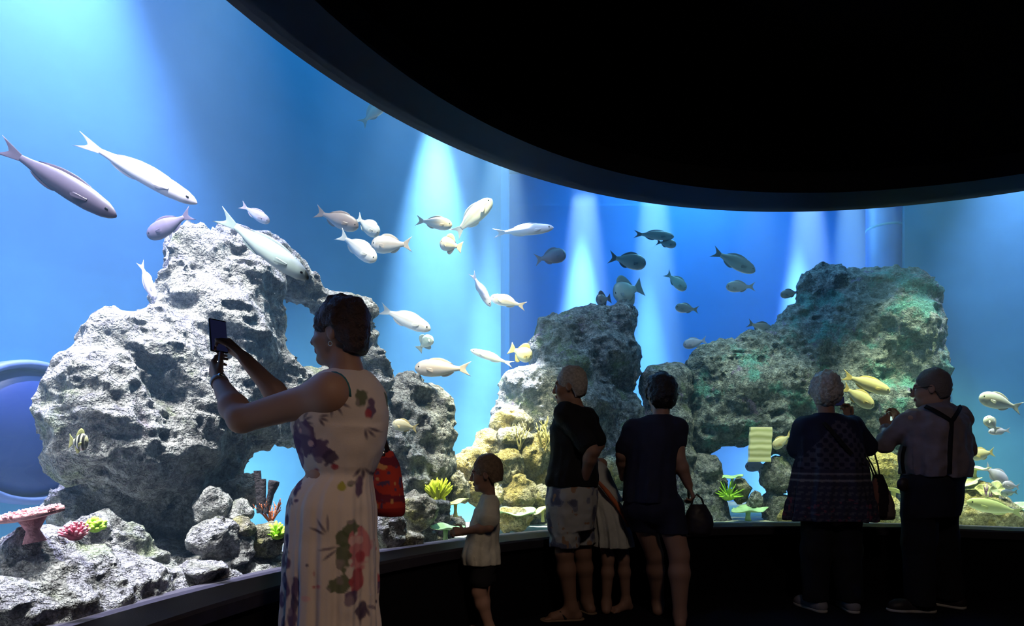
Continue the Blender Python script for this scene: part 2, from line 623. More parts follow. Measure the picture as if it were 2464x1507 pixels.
# parapet below the window, sill ledge, head soffit and fascia
o = arc_strip('wall_front', [(RG - 0.20, 0.0), (RG - 0.20, Z_SILL - 0.06), (RG + 0.12, Z_SILL - 0.06), (RG + 0.12, 0.0)], A0, A1, M_BLACK, closed_prof=True)
struct(o)
o = arc_strip('trim_1', [(RG - 0.24, Z_SILL - 0.065), (RG - 0.25, Z_SILL - 0.012), (RG - 0.235, Z_SILL), (RG + 0.10, Z_SILL), (RG + 0.10, Z_SILL - 0.065)], A0, A1, M_TRIM, closed_prof=True)
struct(o, 'dark grey window sill ledge curving below the aquarium pane')
o = arc_strip('trim_2', [(RG + 0.10, Z_HEAD), (RG - 0.27, Z_HEAD), (RG - 0.28, Z_HEAD + 0.012), (RG - 0.28, Z_HEAD + 0.16), (RG + 0.10, Z_HEAD + 0.16)], A0, A1, M_SOFFIT, closed_prof=True)
struct(o, 'dark grey soffit band curving above the aquarium pane')
o = arc_strip('wall_head', [(RG - 0.26, Z_HEAD + 0.16), (RG - 0.26, ZC), (RG + 0.06, ZC), (RG + 0.06, Z_HEAD + 0.16)], A0, A1, M_BLACK, closed_prof=True)
struct(o)
o = arc_strip('wall_back', [(RG, 0.0), (RG, ZC), (RG + 0.15, ZC), (RG + 0.15, 0)], A1, A0 - 2 * PI, M_BLACK, closed_prof=True)
struct(o)

# acrylic pane
m, N, L, P = nt('clear_acrylic')
N.remove(P)
tr = N.new('ShaderNodeBsdfTransparent'); tr.inputs[0].default_value = (0.97, 0.985, 1, 1)
gl = N.new('ShaderNodeBsdfGlossy'); gl.inputs['Roughness'].default_value = 0.02
fr = N.new('ShaderNodeFresnel'); fr.inputs['IOR'].default_value = 1.22
mx = N.new('ShaderNodeMixShader')
L.new(fr.outputs[0], mx.inputs[0]); L.new(tr.outputs[0], mx.inputs[1]); L.new(gl.outputs[0], mx.inputs[2])
L.new(mx.outputs[0], N['Material Output'].inputs['Surface'])
M_ACRYLIC = m
o = arc_strip('window_1', [(RG, Z_SILL - 0.02), (RG, Z_HEAD + 0.02), (RG + 0.05, Z_HEAD + 0.02), (RG + 0.05, Z_SILL - 0.02)], A0, A1, M_ACRYLIC, n=160, closed_prof=True)
struct(o, 'curved clear acrylic aquarium window pane')

# tank shell: ring wall on the left, a deep bay in the middle, ring wall again on the right
def ang_of(x, r):
    Y = ring_depth(x, r)
    p = W(x, HY, Y)
    return math.atan2(p.y - CY, p.x - CX)

AL = ang_of(1205, RO)
AR = ang_of(2176, RO)
YB = 8.7
ZT = 5.2
o = arc_strip('wall_left', [(RO, 0.0), (RO, ZT), (RO + 0.15, ZT), (RO + 0.15, 0.0)], A0, AL, M_TANK, closed_prof=True)
struct(o, 'curved blue painted tank wall')
o = arc_strip('wall_right', [(RO, 0.0), (RO, ZT), (RO + 0.15, ZT), (RO + 0.15, 0.0)], AR, A1, M_TANK, closed_prof=True)
struct(o, 'curved blue painted tank wall')
pl, pr = polar(RO, AL), polar(RO, AR)
xl, xr = W(1226, HY, YB).x, 6.1
mb = MB()
mb.add([(pl.x, pl.y, 0), (pl.x, pl.y, ZT), (xl, YB, ZT), (xl, YB, 0), (pl.x - .15, pl.y, 0), (pl.x - .15, pl.y, ZT), (xl - .15, YB + .15, ZT), (xl - .15, YB + .15, 0)],
       [(0, 1, 2, 3), (4, 7, 6, 5), (1, 5, 6, 2), (0, 3, 7, 4)])
struct(mb.build('wall_bay', M_TANK, smooth=False))
mb = MB()
mb.box((0.5 * (xl + xr), YB + 0.1, ZT / 2), (0.5 * (xr - xl) + 0.2, 0, 0), (0, 0.1, 0), (0, 0, ZT / 2))
mb.add([(pr.x, pr.y, 0), (pr.x, pr.y, ZT), (xr, YB, ZT), (xr, YB, 0)], [(0, 3, 2, 1)])
struct(mb.build('wall_rear', M_TANKR, smooth=False))
for nm, a in (('wall_end', A0), ('wall_end', A1)):
    p, q = polar(RG, a), polar(RO + .1, a)
    mb = MB().add([(p.x, p.y, 0), (q.x, q.y, 0), (q.x, q.y, ZT), (p.x, p.y, ZT)], [(0, 1, 2, 3)])
    struct(mb.build(nm, M_TANK, smooth=False))

# tank outline as a polygon (for bed, water and surface)
outer = [polar(RO + 0.05, A0 + (AL - A0) * i / 60) for i in range(61)] + [Vector((pl.x + (xl - pl.x) * i / 6 + .01, pl.y + (YB - pl.y) * i / 6, 0)) for i in range(1, 6)] + \
        [Vector((xl + .01 + (xr - xl - .02) * i / 40, YB - .01, 0)) for i in range(41)] + \
        [Vector((pr.x + (xr - pr.x) * i / 8 - .01, pr.y + (YB - pr.y) * i / 8, 0)) for i in range(7, 0, -1)] + \
        [polar(RO + 0.05, AR + (A1 - AR) * i / 40) for i in range(41)]
inner = [polar(RG + 0.06, A1 + (A0 - A1) * i / 160) for i in range(161)]
loop = list(reversed(outer + inner))                      # counter-clockwise from above


def tank_sheet(name, z, mat, drop=0.0):
    """flat sheet over the whole tank, or a closed slab when drop > 0"""
    n = len(loop)
    V = [(p.x, p.y, z) for p in loop]
    Fc = [tuple(range(n))]
    if drop:
        V += [(p.x, p.y, z - drop) for p in loop]
        Fc.append(tuple(range(2 * n - 1, n - 1, -1)))
        Fc += [(n + i, n + (i + 1) % n, (i + 1) % n, i) for i in range(n)]
    return mesh_obj(name, V, Fc, mat, smooth=False)


o = tank_sheet('ground', Z_BED, M_SAND, 0.2)
struct(o, 'pale sandy tank bed')

# water: thin haze through the whole tank
m, N, L, P = nt('hazy_water')
N.remove(P)
vs = N.new('ShaderNodeVolumeScatter'); vs.inputs['Color'].default_value = (0.38, 0.68, 1, 1)
vs.inputs['Density'].default_value = 0.035; vs.inputs['Anisotropy'].default_value = 0.2
va = N.new('ShaderNodeVolumeAbsorption'); va.inputs['Color'].default_value = (0.25, 0.75, 0.95, 1); va.inputs['Density'].default_value = 0.03
ad = N.new('ShaderNodeAddShader')
L.new(vs.outputs[0], ad.inputs[0]); L.new(va.outputs[0], ad.inputs[1])
L.new(ad.outputs[0], N['Material Output'].inputs['Volume'])
M_WATER = m
m.cycles.homogeneous_volume = True
o = tank_sheet('tank_water', Z_WATER, M_WATER, Z_WATER - 0.3)
tag(o, 'hazy blue water filling the tank behind the pane', 'water', kind='stuff')

# water surface seen from below
m, N, L, P = nt('water_surface')
N.remove(P)
tr = N.new('ShaderNodeBsdfTransparent'); tr.inputs[0].default_value = (0.95, 0.98, 1, 1)
gl = N.new('ShaderNodeBsdfGlossy'); gl.inputs['Roughness'].default_value = 0.08; gl.inputs['Color'].default_value = (0.8, 0.9, 0.95, 1)
mx = N.new('ShaderNodeMixShader'); mx.inputs[0].default_value = 0.35
tc = N.new('ShaderNodeTexCoord'); nz = N.new('ShaderNodeTexNoise'); nz.inputs['Scale'].default_value = 5
bp = N.new('ShaderNodeBump'); bp.inputs['Strength'].default_value = 0.35; bp.inputs['Distance'].default_value = 0.05
L.new(tc.outputs['Object'], nz.inputs['Vector']); L.new(nz.outputs['Fac'], bp.inputs['Height']); L.new(bp.outputs['Normal'], gl.inputs['Normal'])
L.new(tr.outputs[0], mx.inputs[1]); L.new(gl.outputs[0], mx.inputs[2]); L.new(mx.outputs[0], N['Material Output'].inputs['Surface'])
o = tank_sheet('water_surface', Z_WATER + 0.005, m)
tag(o, 'rippled water surface seen from below at the top of the tank', 'water', kind='stuff')
# ------------------------------------------------------------------ reef
M_ROCK_PALE = rock_mat('pale_reef_stone', (0.17, 0.16, 0.165), (0.44, 0.43, 0.43), (0.76, 0.75, 0.73), (0.36, 0.40, 0.27), (0.30, 0.26, 0.29), 0.58, 0.62, 1.0)
M_ROCK_TAN = rock_mat('tan_reef_stone', (0.15, 0.13, 0.10), (0.42, 0.39, 0.30), (0.70, 0.65, 0.52), (0.42, 0.38, 0.16), (0.45, 0.30, 0.25), 0.54, 0.62, 5.0)
M_ROCK_GREY = rock_mat('grey_reef_stone', (0.07, 0.07, 0.08), (0.24, 0.24, 0.25), (0.46, 0.45, 0.45), (0.20, 0.24, 0.15), (0.24, 0.18, 0.30), 0.55, 0.6, 9.0)
M_ROCK_BLUE = rock_mat('blue_grey_reef_stone', (0.05, 0.06, 0.07), (0.18, 0.20, 0.22), (0.40, 0.42, 0.44), (0.12, 0.30, 0.30), (0.22, 0.17, 0.32), 0.52, 0.6, 13.0)
M_ROCK_YEL = rock_mat('yellow_reef_stone', (0.20, 0.17, 0.10), (0.50, 0.45, 0.29), (0.76, 0.71, 0.50), (0.56, 0.45, 0.18), (0.42, 0.42, 0.30), 0.52, 0.6, 17.0)


def rock(name, label, blobs, mat, h=0.02, k=0.08, rough=1.0, cuts=(), seed=1, cat='rock', group=None, zmin=None, clear=0.06, shrink=0.0):
    """blobs: (col, row, radius in photo px, ring radius, [x, y, z stretch]) placed where they stand in the tank"""
    P = []
    for b in blobs:
        Y = ring_depth(b[0], b[3])
        c = W(b[0], b[1], Y)
        r = b[2] * Y / F_PX - shrink
        st = b[4] if len(b) > 4 else (1, 1, 1)
        P.append((np.array(c), np.array([r * st[0], r * st[1], r * st[2]])))
    lo = np.min([c - r for c, r in P], 0) - 0.12
    hi = np.max([c + r for c, r in P], 0) + 0.12
    if zmin is None:
        zmin = Z_BED - 0.02
    lo[2] = max(lo[2], zmin - 2 * h)
    F = Field(lo, hi, h)
    for c, r in P:
        F.ell(c, r, None, k)
    for b in cuts:
        Y = ring_depth(b[0], b[3])
        c = W(b[0], b[1], Y)
        d = Vector((c.x, c.y, c.z - CAM_H)).normalized()
        r = b[2] * Y / F_PX
        F.cone(np.array(c - d * 1.2), np.array(c + d * 1.2), r * 0.75, r * 1.25, 0.04, cut=True)
    if rough > 0.5:
        F.roughen([(0.34, 0.030 * rough), (0.17, 0.034 * rough, 'bumps'), (0.07, 0.019 * rough, 'bumps'), (0.034, 0.012 * rough, 'bumps')], seed)
    else:
        pass
    ax = [F.lo[i] + F.h * np.arange(F.n[i]) for i in range(3)]
    rr = np.sqrt((ax[0][:, None] - CX) ** 2 + (ax[1][None, :] - CY) ** 2)
    F.f = np.maximum(F.f, ((RG + clear) - rr)[:, :, None].astype(np.float32))
    F.plane_cut((0, 0, zmin), (0, 0, -1))
    V, Q = F.mesh()
    base = [float(V[:, 0].mean()), float(V[:, 1].mean()), float(V[:, 2].min())]
    o = mesh_obj(name, V, Q, mat, origin=base)
    return tag(o, label, cat, group)


def boulder(label, x, y, r, ring, mat, st=(1, 0.9, 0.85), seed=0, group=None, h=0.011, name='boulder'):
    """one rounded stone; a second off-centre lobe keeps it from being a ball"""
    rnd = random.Random(seed)
    r *= 0.88
    bl = [(x, y, r, ring, st)]
    for i in range(5):
        a = rnd.uniform(0, 2 * PI)
        bl.append((x + 0.6 * r * math.cos(a), y + 0.55 * r * math.sin(a), r * rnd.uniform(0.5, 0.66), ring - 0.05, st))
    return rock(name, label, bl, mat, h, 0.03, 0.8, seed=seed + 40, cat='rock', group=group, zmin=0.2)


# the big pale arch on the left
rock('reef_rock', 'huge pale pitted reef rock with round arch holes behind the woman filming', [
    (278, 820, 74, 4.55), (245, 920, 95, 4.5), (255, 1030, 128, 4.5), (215, 1075, 92, 4.5), (330, 1085, 105, 4.45), (425, 1050, 125, 4.45),
    (475, 940, 150, 4.5), (395, 870, 120, 4.5), (485, 615, 72, 4.6), (440, 650, 48, 4.6), (572, 605, 66, 4.65), (640, 628, 66, 4.65), (560, 690, 115, 4.6), (455, 720, 66, 4.6),
    (385, 790, 62, 4.55), (700, 680, 45, 4.65), (738, 690, 32, 4.65), (520, 810, 140, 4.55), (615, 790, 75, 4.6), (628, 870, 75, 4.55),
    (775, 730, 34, 4.65), (830, 735, 34, 4.65), (872, 750, 38, 4.65), (886, 810, 36, 4.65), (900, 870, 40, 4.6), (905, 915, 42, 4.6),
    (660, 950, 80, 4.55), (740, 930, 62, 4.6), (810, 930, 60, 4.6), (590, 1010, 90, 4.5), (700, 1020, 62, 4.55), (790, 1030, 70, 4.6), (860, 1010, 70, 4.6),
    (520, 1100, 85, 4.5), (340, 1150, 70, 4.65), (460, 1160, 80, 4.65), (250, 1170, 60, 4.7), (535, 1180, 45, 4.65), (170, 1235, 60, 4.75), (420, 1240, 90, 4.75), (300, 1250, 90, 4.8),
    (250, 1330, 110, 4.8), (430, 1340, 110, 4.8)],
    M_ROCK_PALE, 0.0135, 0.07, 1.0, cuts=[(722, 832, 46, 4.6), (655, 1160, 76, 4.6), (690, 1215, 76, 4.6), (640, 1120, 40, 4.5)], seed=3, shrink=0.030)
# the mound that carries the corals, bottom left, and the rubble along the pane
rock('reef_rock', 'low pale reef mound carrying the pink table coral at bottom left', [
    (75, 1340, 55, 4.2), (150, 1325, 62, 4.25), (215, 1290, 42, 4.25), (250, 1285, 44, 4.28), (300, 1320, 52, 4.22), (340, 1365, 46, 4.18), (30, 1430, 72, 4.2), (110, 1420, 90, 4.12), (200, 1410, 95, 4.12),
    (290, 1410, 80, 4.1), (360, 1400, 42, 4.15), (10, 1500, 90, 4.05), (120, 1500, 90, 4.02), (220, 1490, 90, 4.04), (320, 1470, 75, 4.04), (400, 1450, 62, 4.08)],
    M_ROCK_PALE, 0.0105, 0.035, 0.8, seed=8)
rock('reef_rock', 'pale rubble bank under the boulders left of the floral dress', [
    (400, 1330, 45, 4.5), (440, 1385, 55, 4.3), (500, 1370, 70, 4.3), (580, 1365, 65, 4.28), (650, 1360, 48, 4.25), (450, 1420, 60, 4.08), (530, 1400, 60, 4.08), (600, 1395, 55, 4.08), (660, 1385, 50, 4.06), (725, 1375, 50, 4.08),
    (430, 1270, 55, 4.7), (520, 1290, 55, 4.7), (600, 1310, 50, 4.6), (650, 1300, 30, 4.5), (480, 1460, 70, 4.02), (600, 1430, 70, 4.02), (700, 1410, 60, 4.02)],
    M_ROCK_PALE, 0.0115, 0.035, 0.8, seed=12, shrink=0.028)
for i, (lab, x, y, r, ring, mt, st) in enumerate([
    ('round pale boulder on the rubble left of the orange coral, largest there', 533, 1303, 60, 4.12, M_ROCK_PALE, (1, .8, .72)),
    ('pinkish tan boulder below the orange coral', 628, 1311, 36, 4.12, M_ROCK_TAN, (.95, .9, 1.2)),
    ('grey boulder in the shade under the big pale arch rock', 510, 1211, 35, 4.25, M_ROCK_PALE, (1, .9, .88)),
    ('small pale boulder beside the dark tube sponges', 573, 1236, 22, 4.2, M_ROCK_PALE, (1, .9, .9)),
    ('upright grey boulder left of the dark tube sponges', 580, 1186, 34, 4.35, M_ROCK_PALE, (.95, .9, 1.0)),
    ('tiny knobbly boulder between the round pale boulder and the pinkish one', 588, 1270, 15, 4.1, M_ROCK_TAN, (1, .9, .95)),
    ('flat pale boulder lowest by the pane left of the floral dress', 510, 1404, 58, 4.03, M_ROCK_PALE, (1, .7, .6)),
    ('pale boulder low in the coral mound by the pane', 255, 1436, 52, 4.12, M_ROCK_PALE, (1, .6, .62)),
    ('small white boulder on the dark cleft of the coral mound', 196, 1390, 26, 4.1, M_ROCK_PALE, (1, .7, .8)),
]):
    boulder(lab, x, y, r, ring, mt, st, seed=i + 1, group='boulders of the left reef')

# the leg that stands right of the woman
rock('reef_rock', 'speckled pale reef rock with a hooked top right of the red handbag', [
    (985, 945, 42, 4.7), (1045, 975, 40, 4.7), (945, 1000, 55, 4.7), (1010, 1040, 60, 4.7), (1052, 1040, 34, 4.7), (940, 1090, 80, 4.7), (1020, 1120, 60, 4.7), (1046, 1120, 36, 4.7),
    (960, 1190, 85, 4.7), (1030, 1200, 50, 4.75), (900, 1060, 70, 4.65), (890, 1180, 80, 4.65), (930, 1270, 80, 4.6), (870, 1300, 70, 4.5), (985, 1285, 60, 4.6), (1010, 1300, 45, 4.7)],
    M_ROCK_PALE, 0.014, 0.07, 0.9, seed=21)
for i, (lab, x, y, r, ring, mt, st) in enumerate([
    ('tan boulder right of the red handbag under the yellow green coral', 1000, 1232, 36, 4.2, M_ROCK_TAN, (1, .9, 1.0)),
    ('pale crusted boulder below the red handbag by the pane', 925, 1275, 38, 4.05, M_ROCK_PALE, (.9, .7, 1.2)),
    ('small pinkish boulder on the pane edge behind the boy', 980, 1314, 22, 4.0, M_ROCK_TAN, (1, .7, .8)),
    ('dark stump shaped boulder carrying the yellow green coral', 1053, 1242, 26, 4.3, M_ROCK_GREY, (1, 1, 1.5)),
    ('pale pink upright boulder right of the yellow green coral', 1102, 1170, 24, 4.55, M_ROCK_TAN, (.8, .9, 1.5)),
    ('low grey boulder in front of the stump behind the boy', 1085, 1262, 26, 4.4, M_ROCK_GREY, (1, .9, .9)),
]):
    boulder(lab, x, y, r, ring, mt, st, seed=i + 20, group='boulders behind the boy')

# the middle reef
rock('reef_rock', 'tall blocky grey reef rock behind the man in patterned shorts', [
    (1330, 810, 42, 5.3), (1325, 850, 46, 5.3), (1385, 800, 44, 5.3), (1430, 790, 48, 5.3), (1480, 780, 42, 5.3), (1505, 752, 24, 5.3), (1440, 860, 80, 5.3), (1490, 850, 44, 5.3),
    (1488, 910, 44, 5.3), (1380, 900, 70, 5.25), (1255, 940, 48, 5.2), (1315, 950, 70, 5.2), (1400, 990, 90, 5.2), (1485, 990, 50, 5.2), (1240, 1000, 48, 5.2), (1310, 1030, 70, 5.2), (1500, 1010, 34, 5.2),
    (1440, 1080, 80, 5.2), (1500, 1090, 40, 5.2), (1350, 1120, 80, 5.2), (1450, 1180, 80, 5.2), (1510, 1180, 40, 5.2), (1350, 1220, 70, 5.2), (1460, 1270, 70, 5.2), (1230, 1080, 60, 5.35), (1250, 1180, 70, 5.3), (1250, 1250, 60, 5.3)],
    M_ROCK_GREY, 0.017, 0.08, 1.0, seed=31)
for i, (lab, x, y, r, ring, mt, st) in enumerate([
    ('yellowish boulder topmost on the left slope of the middle reef', 1228, 1018, 40, 4.95, M_ROCK_YEL, (1, .9, 1)),
    ('yellowish boulder at the far left shoulder of the middle reef', 1180, 1072, 40, 4.9, M_ROCK_YEL, (.95, .9, 1)),
    ('yellow boulder below the shoulder stone of the middle reef', 1133, 1125, 40, 4.85, M_ROCK_YEL, (1, .9, .95)),
    ('tan boulder left of the antler coral on the middle reef', 1240, 1072, 40, 4.75, M_ROCK_TAN, (.9, .9, 1)),
    ('large smooth yellow boulder left of the man in patterned shorts', 1290, 1100, 48, 4.7, M_ROCK_YEL, (.95, .9, 1.15)),
    ('yellow boulder right above the boy and left of the large smooth one', 1222, 1120, 42, 4.7, M_ROCK_YEL, (1, .9, .9)),
    ('rounded yellow brown boulder lowest above the green plate corals', 1248, 1185, 44, 4.6, M_ROCK_YEL, (1, .9, .9)),
    ('pale yellow boulder beside the shorts of the man in black', 1315, 1160, 34, 4.7, M_ROCK_YEL, (1, .9, .9)),
    ('grey green boulder between the green plate corals and the shorts', 1310, 1210, 36, 4.55, M_ROCK_TAN, (1, .9, 1)),
    ('greenish boulder peeking between the shorts and the walking woman', 1478, 1140, 40, 4.8, M_ROCK_TAN, (.9, .9, 1)),
    ('mossy dark boulder under the greenish one beside the walking woman', 1480, 1215, 38, 4.7, M_ROCK_GREY, (.9, .9, 1)),
    ('low yellow boulder right behind the head of the boy', 1165, 1185, 40, 4.6, M_ROCK_YEL, (1, .9, .9)),
    ('flat yellow boulder low on the bed right of the boy', 1240, 1250, 30, 4.45, M_ROCK_YEL, (1.5, .9, .6)),
]):
    boulder(lab, x, y, r, ring, mt, st, seed=i + 30, group='boulders of the middle reef', h=0.013)

# the stub pillar
rock('reef_rock', 'grey reef pillar with flat top behind the dark haired walking woman', [
    (1580, 920, 36, 5.25), (1625, 920, 38, 5.25), (1603, 950, 54, 5.25), (1603, 1020, 60, 5.25), (1603, 1100, 64, 5.25), (1605, 1180, 70, 5.25), (1610, 1260, 75, 5.25)],
    M_ROCK_GREY, 0.017, 0.07, 0.75, seed=44)

# the blue grey reef on the right
rock('reef_rock', 'massive blue grey reef rock behind the elderly couple', [
    (1985, 682, 44, 5.35), (1960, 700, 34, 5.35), (2055, 705, 50, 5.4), (2120, 705, 56, 5.4), (2190, 705, 48, 5.4), (2222, 715, 28, 5.4), (2215, 790, 42, 5.4), (2140, 800, 100, 5.4), (2040, 790, 90, 5.4),
    (1975, 760, 44, 5.35), (1915, 775, 34, 5.3), (1960, 840, 70, 5.3), (2050, 890, 90, 5.35), (2170, 890, 80, 5.4), (2225, 880, 36, 5.4), (2245, 930, 34, 5.4),
    (1895, 830, 48, 5.25), (1825, 850, 48, 5.25), (1765, 862, 44, 5.25), (1710, 885, 46, 5.25), (1705, 945, 46, 5.25), (1780, 940, 80, 5.25), (1880, 930, 80, 5.25), (1705, 1010, 48, 5.25), (1770, 1010, 60, 5.2), (1690, 1060, 30, 5.25),
    (1870, 1030, 52, 5.15), (1840, 960, 60, 5.25), (1990, 980, 95, 5.3), (2110, 1000, 100, 5.3), (2225, 990, 46, 5.35), (1970, 1080, 72, 5.25), (2080, 1090, 90, 5.3), (2180, 1080, 70, 5.3), (2230, 1060, 40, 5.35),
    (1960, 1160, 50, 5.25), (2080, 1190, 80, 5.25), (2180, 1190, 70, 5.25), (1960, 1240, 60, 5.2), (2080, 1260, 80, 5.2), (2190, 1260, 70, 5.2)],
    M_ROCK_BLUE, 0.018, 0.09, 1.0, cuts=[(1770, 1150, 62, 5.25), (1740, 1190, 60, 5.25), (1890, 930, 0.1, 5.2)], seed=52)
rock('reef_rock', 'dark rough reef stub standing at the left foot of the big arch', [
    (1690, 1130, 38, 5.15), (1665, 1180, 40, 5.15), (1705, 1170, 38, 5.15), (1690, 1220, 55, 5.15), (1700, 1270, 55, 5.1)], M_ROCK_GREY, 0.016, 0.06, 0.7, seed=57)
for i, (lab, x, y, r, ring, mt, st) in enumerate([
    ('upper stacked round boulder left of the elderly woman', 1872, 1140, 34, 5.0, M_ROCK_GREY, (.95, .9, 1.35)),
    ('lower stacked boulder left of the elderly woman, standing on the bed', 1868, 1222, 38, 5.0, M_ROCK_GREY, (.95, .9, 1.3)),
    ('small pointed grey stone on the bed inside the right arch', 1784, 1185, 17, 5.0, M_ROCK_TAN, (.9, .9, 1.7)),
    ('small rounded pale stone on the bed inside the right arch', 1819, 1206, 19, 4.95, M_ROCK_PALE, (1, .9, .95)),
    ('yellow green boulder between the elderly woman and the man', 2125, 1130, 44, 4.9, M_ROCK_YEL, (1, .9, 1.1)),
    ('low yellow green boulder beside the tote bag', 2120, 1235, 40, 4.6, M_ROCK_YEL, (1.3, .9, .8)),
    ('low mossy stone at the foot of the elderly woman, left', 1905, 1248, 26, 4.5, M_ROCK_YEL, (1.2, .9, .7)),
]):
    boulder(lab, x, y, r, ring, mt, st, seed=i + 50, group='boulders of the right reef', h=0.013)
rock('reef_rock', 'low yellow green reef mound right of the man in braces', [
    (2310, 1205, 40, 4.9), (2345, 1195, 36, 4.9), (2330, 1240, 60, 4.8), (2390, 1245, 45, 4.75), (2280, 1240, 55, 4.85), (2420, 1262, 34, 4.7), (2370, 1215, 34, 4.85)],
    M_ROCK_YEL, 0.014, 0.06, 0.75, seed=63)
# ------------------------------------------------------------------ corals and sponges
M_PINK = plain('pink_coral', (0.72, 0.33, 0.36), 0.8, bump=0.6, bump_scale=60, var=0.3, scale=40)
M_MAROON = plain('maroon_coral', (0.36, 0.07, 0.11), 0.7, var=0.3, scale=30)
M_PINKTIP = plain('pale_pink_tip', (0.75, 0.35, 0.40), 0.7)
M_LIME = plain('lime_coral', (0.42, 0.72, 0.06), 0.7, var=0.3, scale=25)
M_YGREEN = plain('yellow_green_coral', (0.62, 0.68, 0.04), 0.7, var=0.25, scale=25)
M_ORANGE = plain('orange_coral', (0.68, 0.20, 0.09), 0.75, var=0.3, scale=30)
M_SPONGE = plain('dark_tube_sponge', (0.035, 0.028, 0.035), 0.9, bump=0.5, bump_scale=50)
M_ANTLER = plain('straw_antler_coral', (0.70, 0.60, 0.24), 0.8, var=0.2, scale=25)
M_PLATE = plain('pale_plate_coral', (0.68, 0.70, 0.32), 0.8, var=0.2, scale=12, bump=0.3, bump_scale=40)
M_PLATEG = plain('green_plate_coral', (0.36, 0.58, 0.30), 0.8, var=0.2, scale=12, bump=0.3, bump_scale=40)
M_PURPLE = plain('purple_sea_whip', (0.30, 0.16, 0.34), 0.8)


def fingers(name, label, x, y, ring, rpx, n, mat, thick=0.16, length=0.9, seed=0, tip=None, spread=1.0, cat='coral', taper=0.6, curve=0.15):
    """a tuft of blunt fingers growing from one foot; each finger a part"""
    rnd = random.Random(seed)
    Y = ring_depth(x, ring)
    c = W(x, y, Y)
    R = rpx * Y / F_PX
    t = thing(name, label, cat, c)
    mb = MB().sphere(c, (R * .5, R * .5, R * .3))
    mb.build('base', mat, t)
    for i in range(n):
        u = (i + 0.5) / n
        th = math.acos(1 - u * 0.95) * spread
        ph = i * 2.39996 + rnd.uniform(-.2, .2)
        d = Vector((math.sin(th) * math.cos(ph), math.sin(th) * math.sin(ph), math.cos(th)))
        ln = R * length * rnd.uniform(0.85, 1.15)
        pts, rad = [], []
        for q in range(6):
            s = q / 5
            pts.append(c + d * ln * s + Vector((0, 0, curve * R * s * s)))
            rad.append(R * thick * (1 - (1 - taper) * s) * (1 if q < 5 else 0.55))
        f = MB().tube(pts, rad, 8).build('branch', mat, t)
        if tip:
            MB().sphere(pts[-1], R * thick * 0.62, 8, 6).build('tip', tip, f)['label'] = 'pale pink coral tip'
    return t


def plate(label, x, y, ring, wpx, mat, tilt=0.0, roll=0.0, depth=0.7, seed=0, stem=True, group='plate corals', stem_len=0.10):
    """a thin wavy plate on a short stem"""
    Y = ring_depth(x, ring)
    c = W(x, y, Y)
    R = 0.5 * wpx * Y / F_PX
    t = thing('plate_coral', label, 'coral', c, group)
    rnd = random.Random(seed)
    p1, p2 = rnd.uniform(0, 6), rnd.uniform(0, 6)
    rows = []
    nu, nv = 36, 8
    M = Matrix.Rotation(roll, 3, 'Y') @ Matrix.Rotation(tilt, 3, 'X')
    for side in (1, -1):
        for j in (range(nv) if side > 0 else reversed(range(nv))):
            s = (j + 0.3) / (nv - 0.7)
            for i in range(nu):
                a = 2 * PI * i / nu
                k = 1 + 0.13 * math.sin(3 * a + p1) + 0.07 * math.sin(7 * a + p2)
                z = R * 0.13 * s * s + R * 0.07 * s * math.sin(4 * a + p2) + side * R * (0.05 * (1 - s * 0.6))
                rows.append(c + M @ Vector((R * s * k * math.cos(a), R * depth * s * k * math.sin(a), z)))
    mb = MB().add(rows, grid_faces(nu, 2 * nv))
    mb.build('plate', mat, t)
    if stem:
        MB().tube([c - Vector((0, 0, R * .02)), c - Vector((0, 0.0, stem_len * .5)), c - Vector((0, 0, stem_len))], [R * .16, R * .12, R * .2], 10).build('stem', mat, t)
    return t


def antler(name, label, x, y, ring, hpx, mat, seed=0, n=5, spread=0.55, thick=0.045, cat='coral', depth=3):
    rnd = random.Random(seed)
    Y = ring_depth(x, ring)
    c = W(x, y, Y)
    H = hpx * Y / F_PX
    t = thing(name, label, cat, c)

    def grow(mb, p, d, ln, r, lev):
        pts, rad = [p], [r]
        q = p
        for i in range(4):
            d = (d + Vector((rnd.uniform(-.16, .16), rnd.uniform(-.16, .16), 0.10))).normalized()
            q = q + d * ln / 4
            pts.append(q); rad.append(r * (1 - 0.14 * (i + 1)))
        mb.tube(pts, rad, 7)
        if lev > 0:
            for s in range(2):
                e = (d + Vector((rnd.uniform(-.7, .7), rnd.uniform(-.7, .7), rnd.uniform(0, .3)))).normalized()
                grow(mb, pts[2 + s], e, ln * rnd.uniform(.55, .75), r * .7, lev - 1)

    for i in range(n):
        a = 2 * PI * i / n + rnd.uniform(-.3, .3)
        d = Vector((spread * math.cos(a), spread * math.sin(a), 1)).normalized()
        mb = MB()
        grow(mb, c, d, H * rnd.uniform(.5, .62), H * thick, depth - 1)
        mb.build('branch', mat, t)
    return t


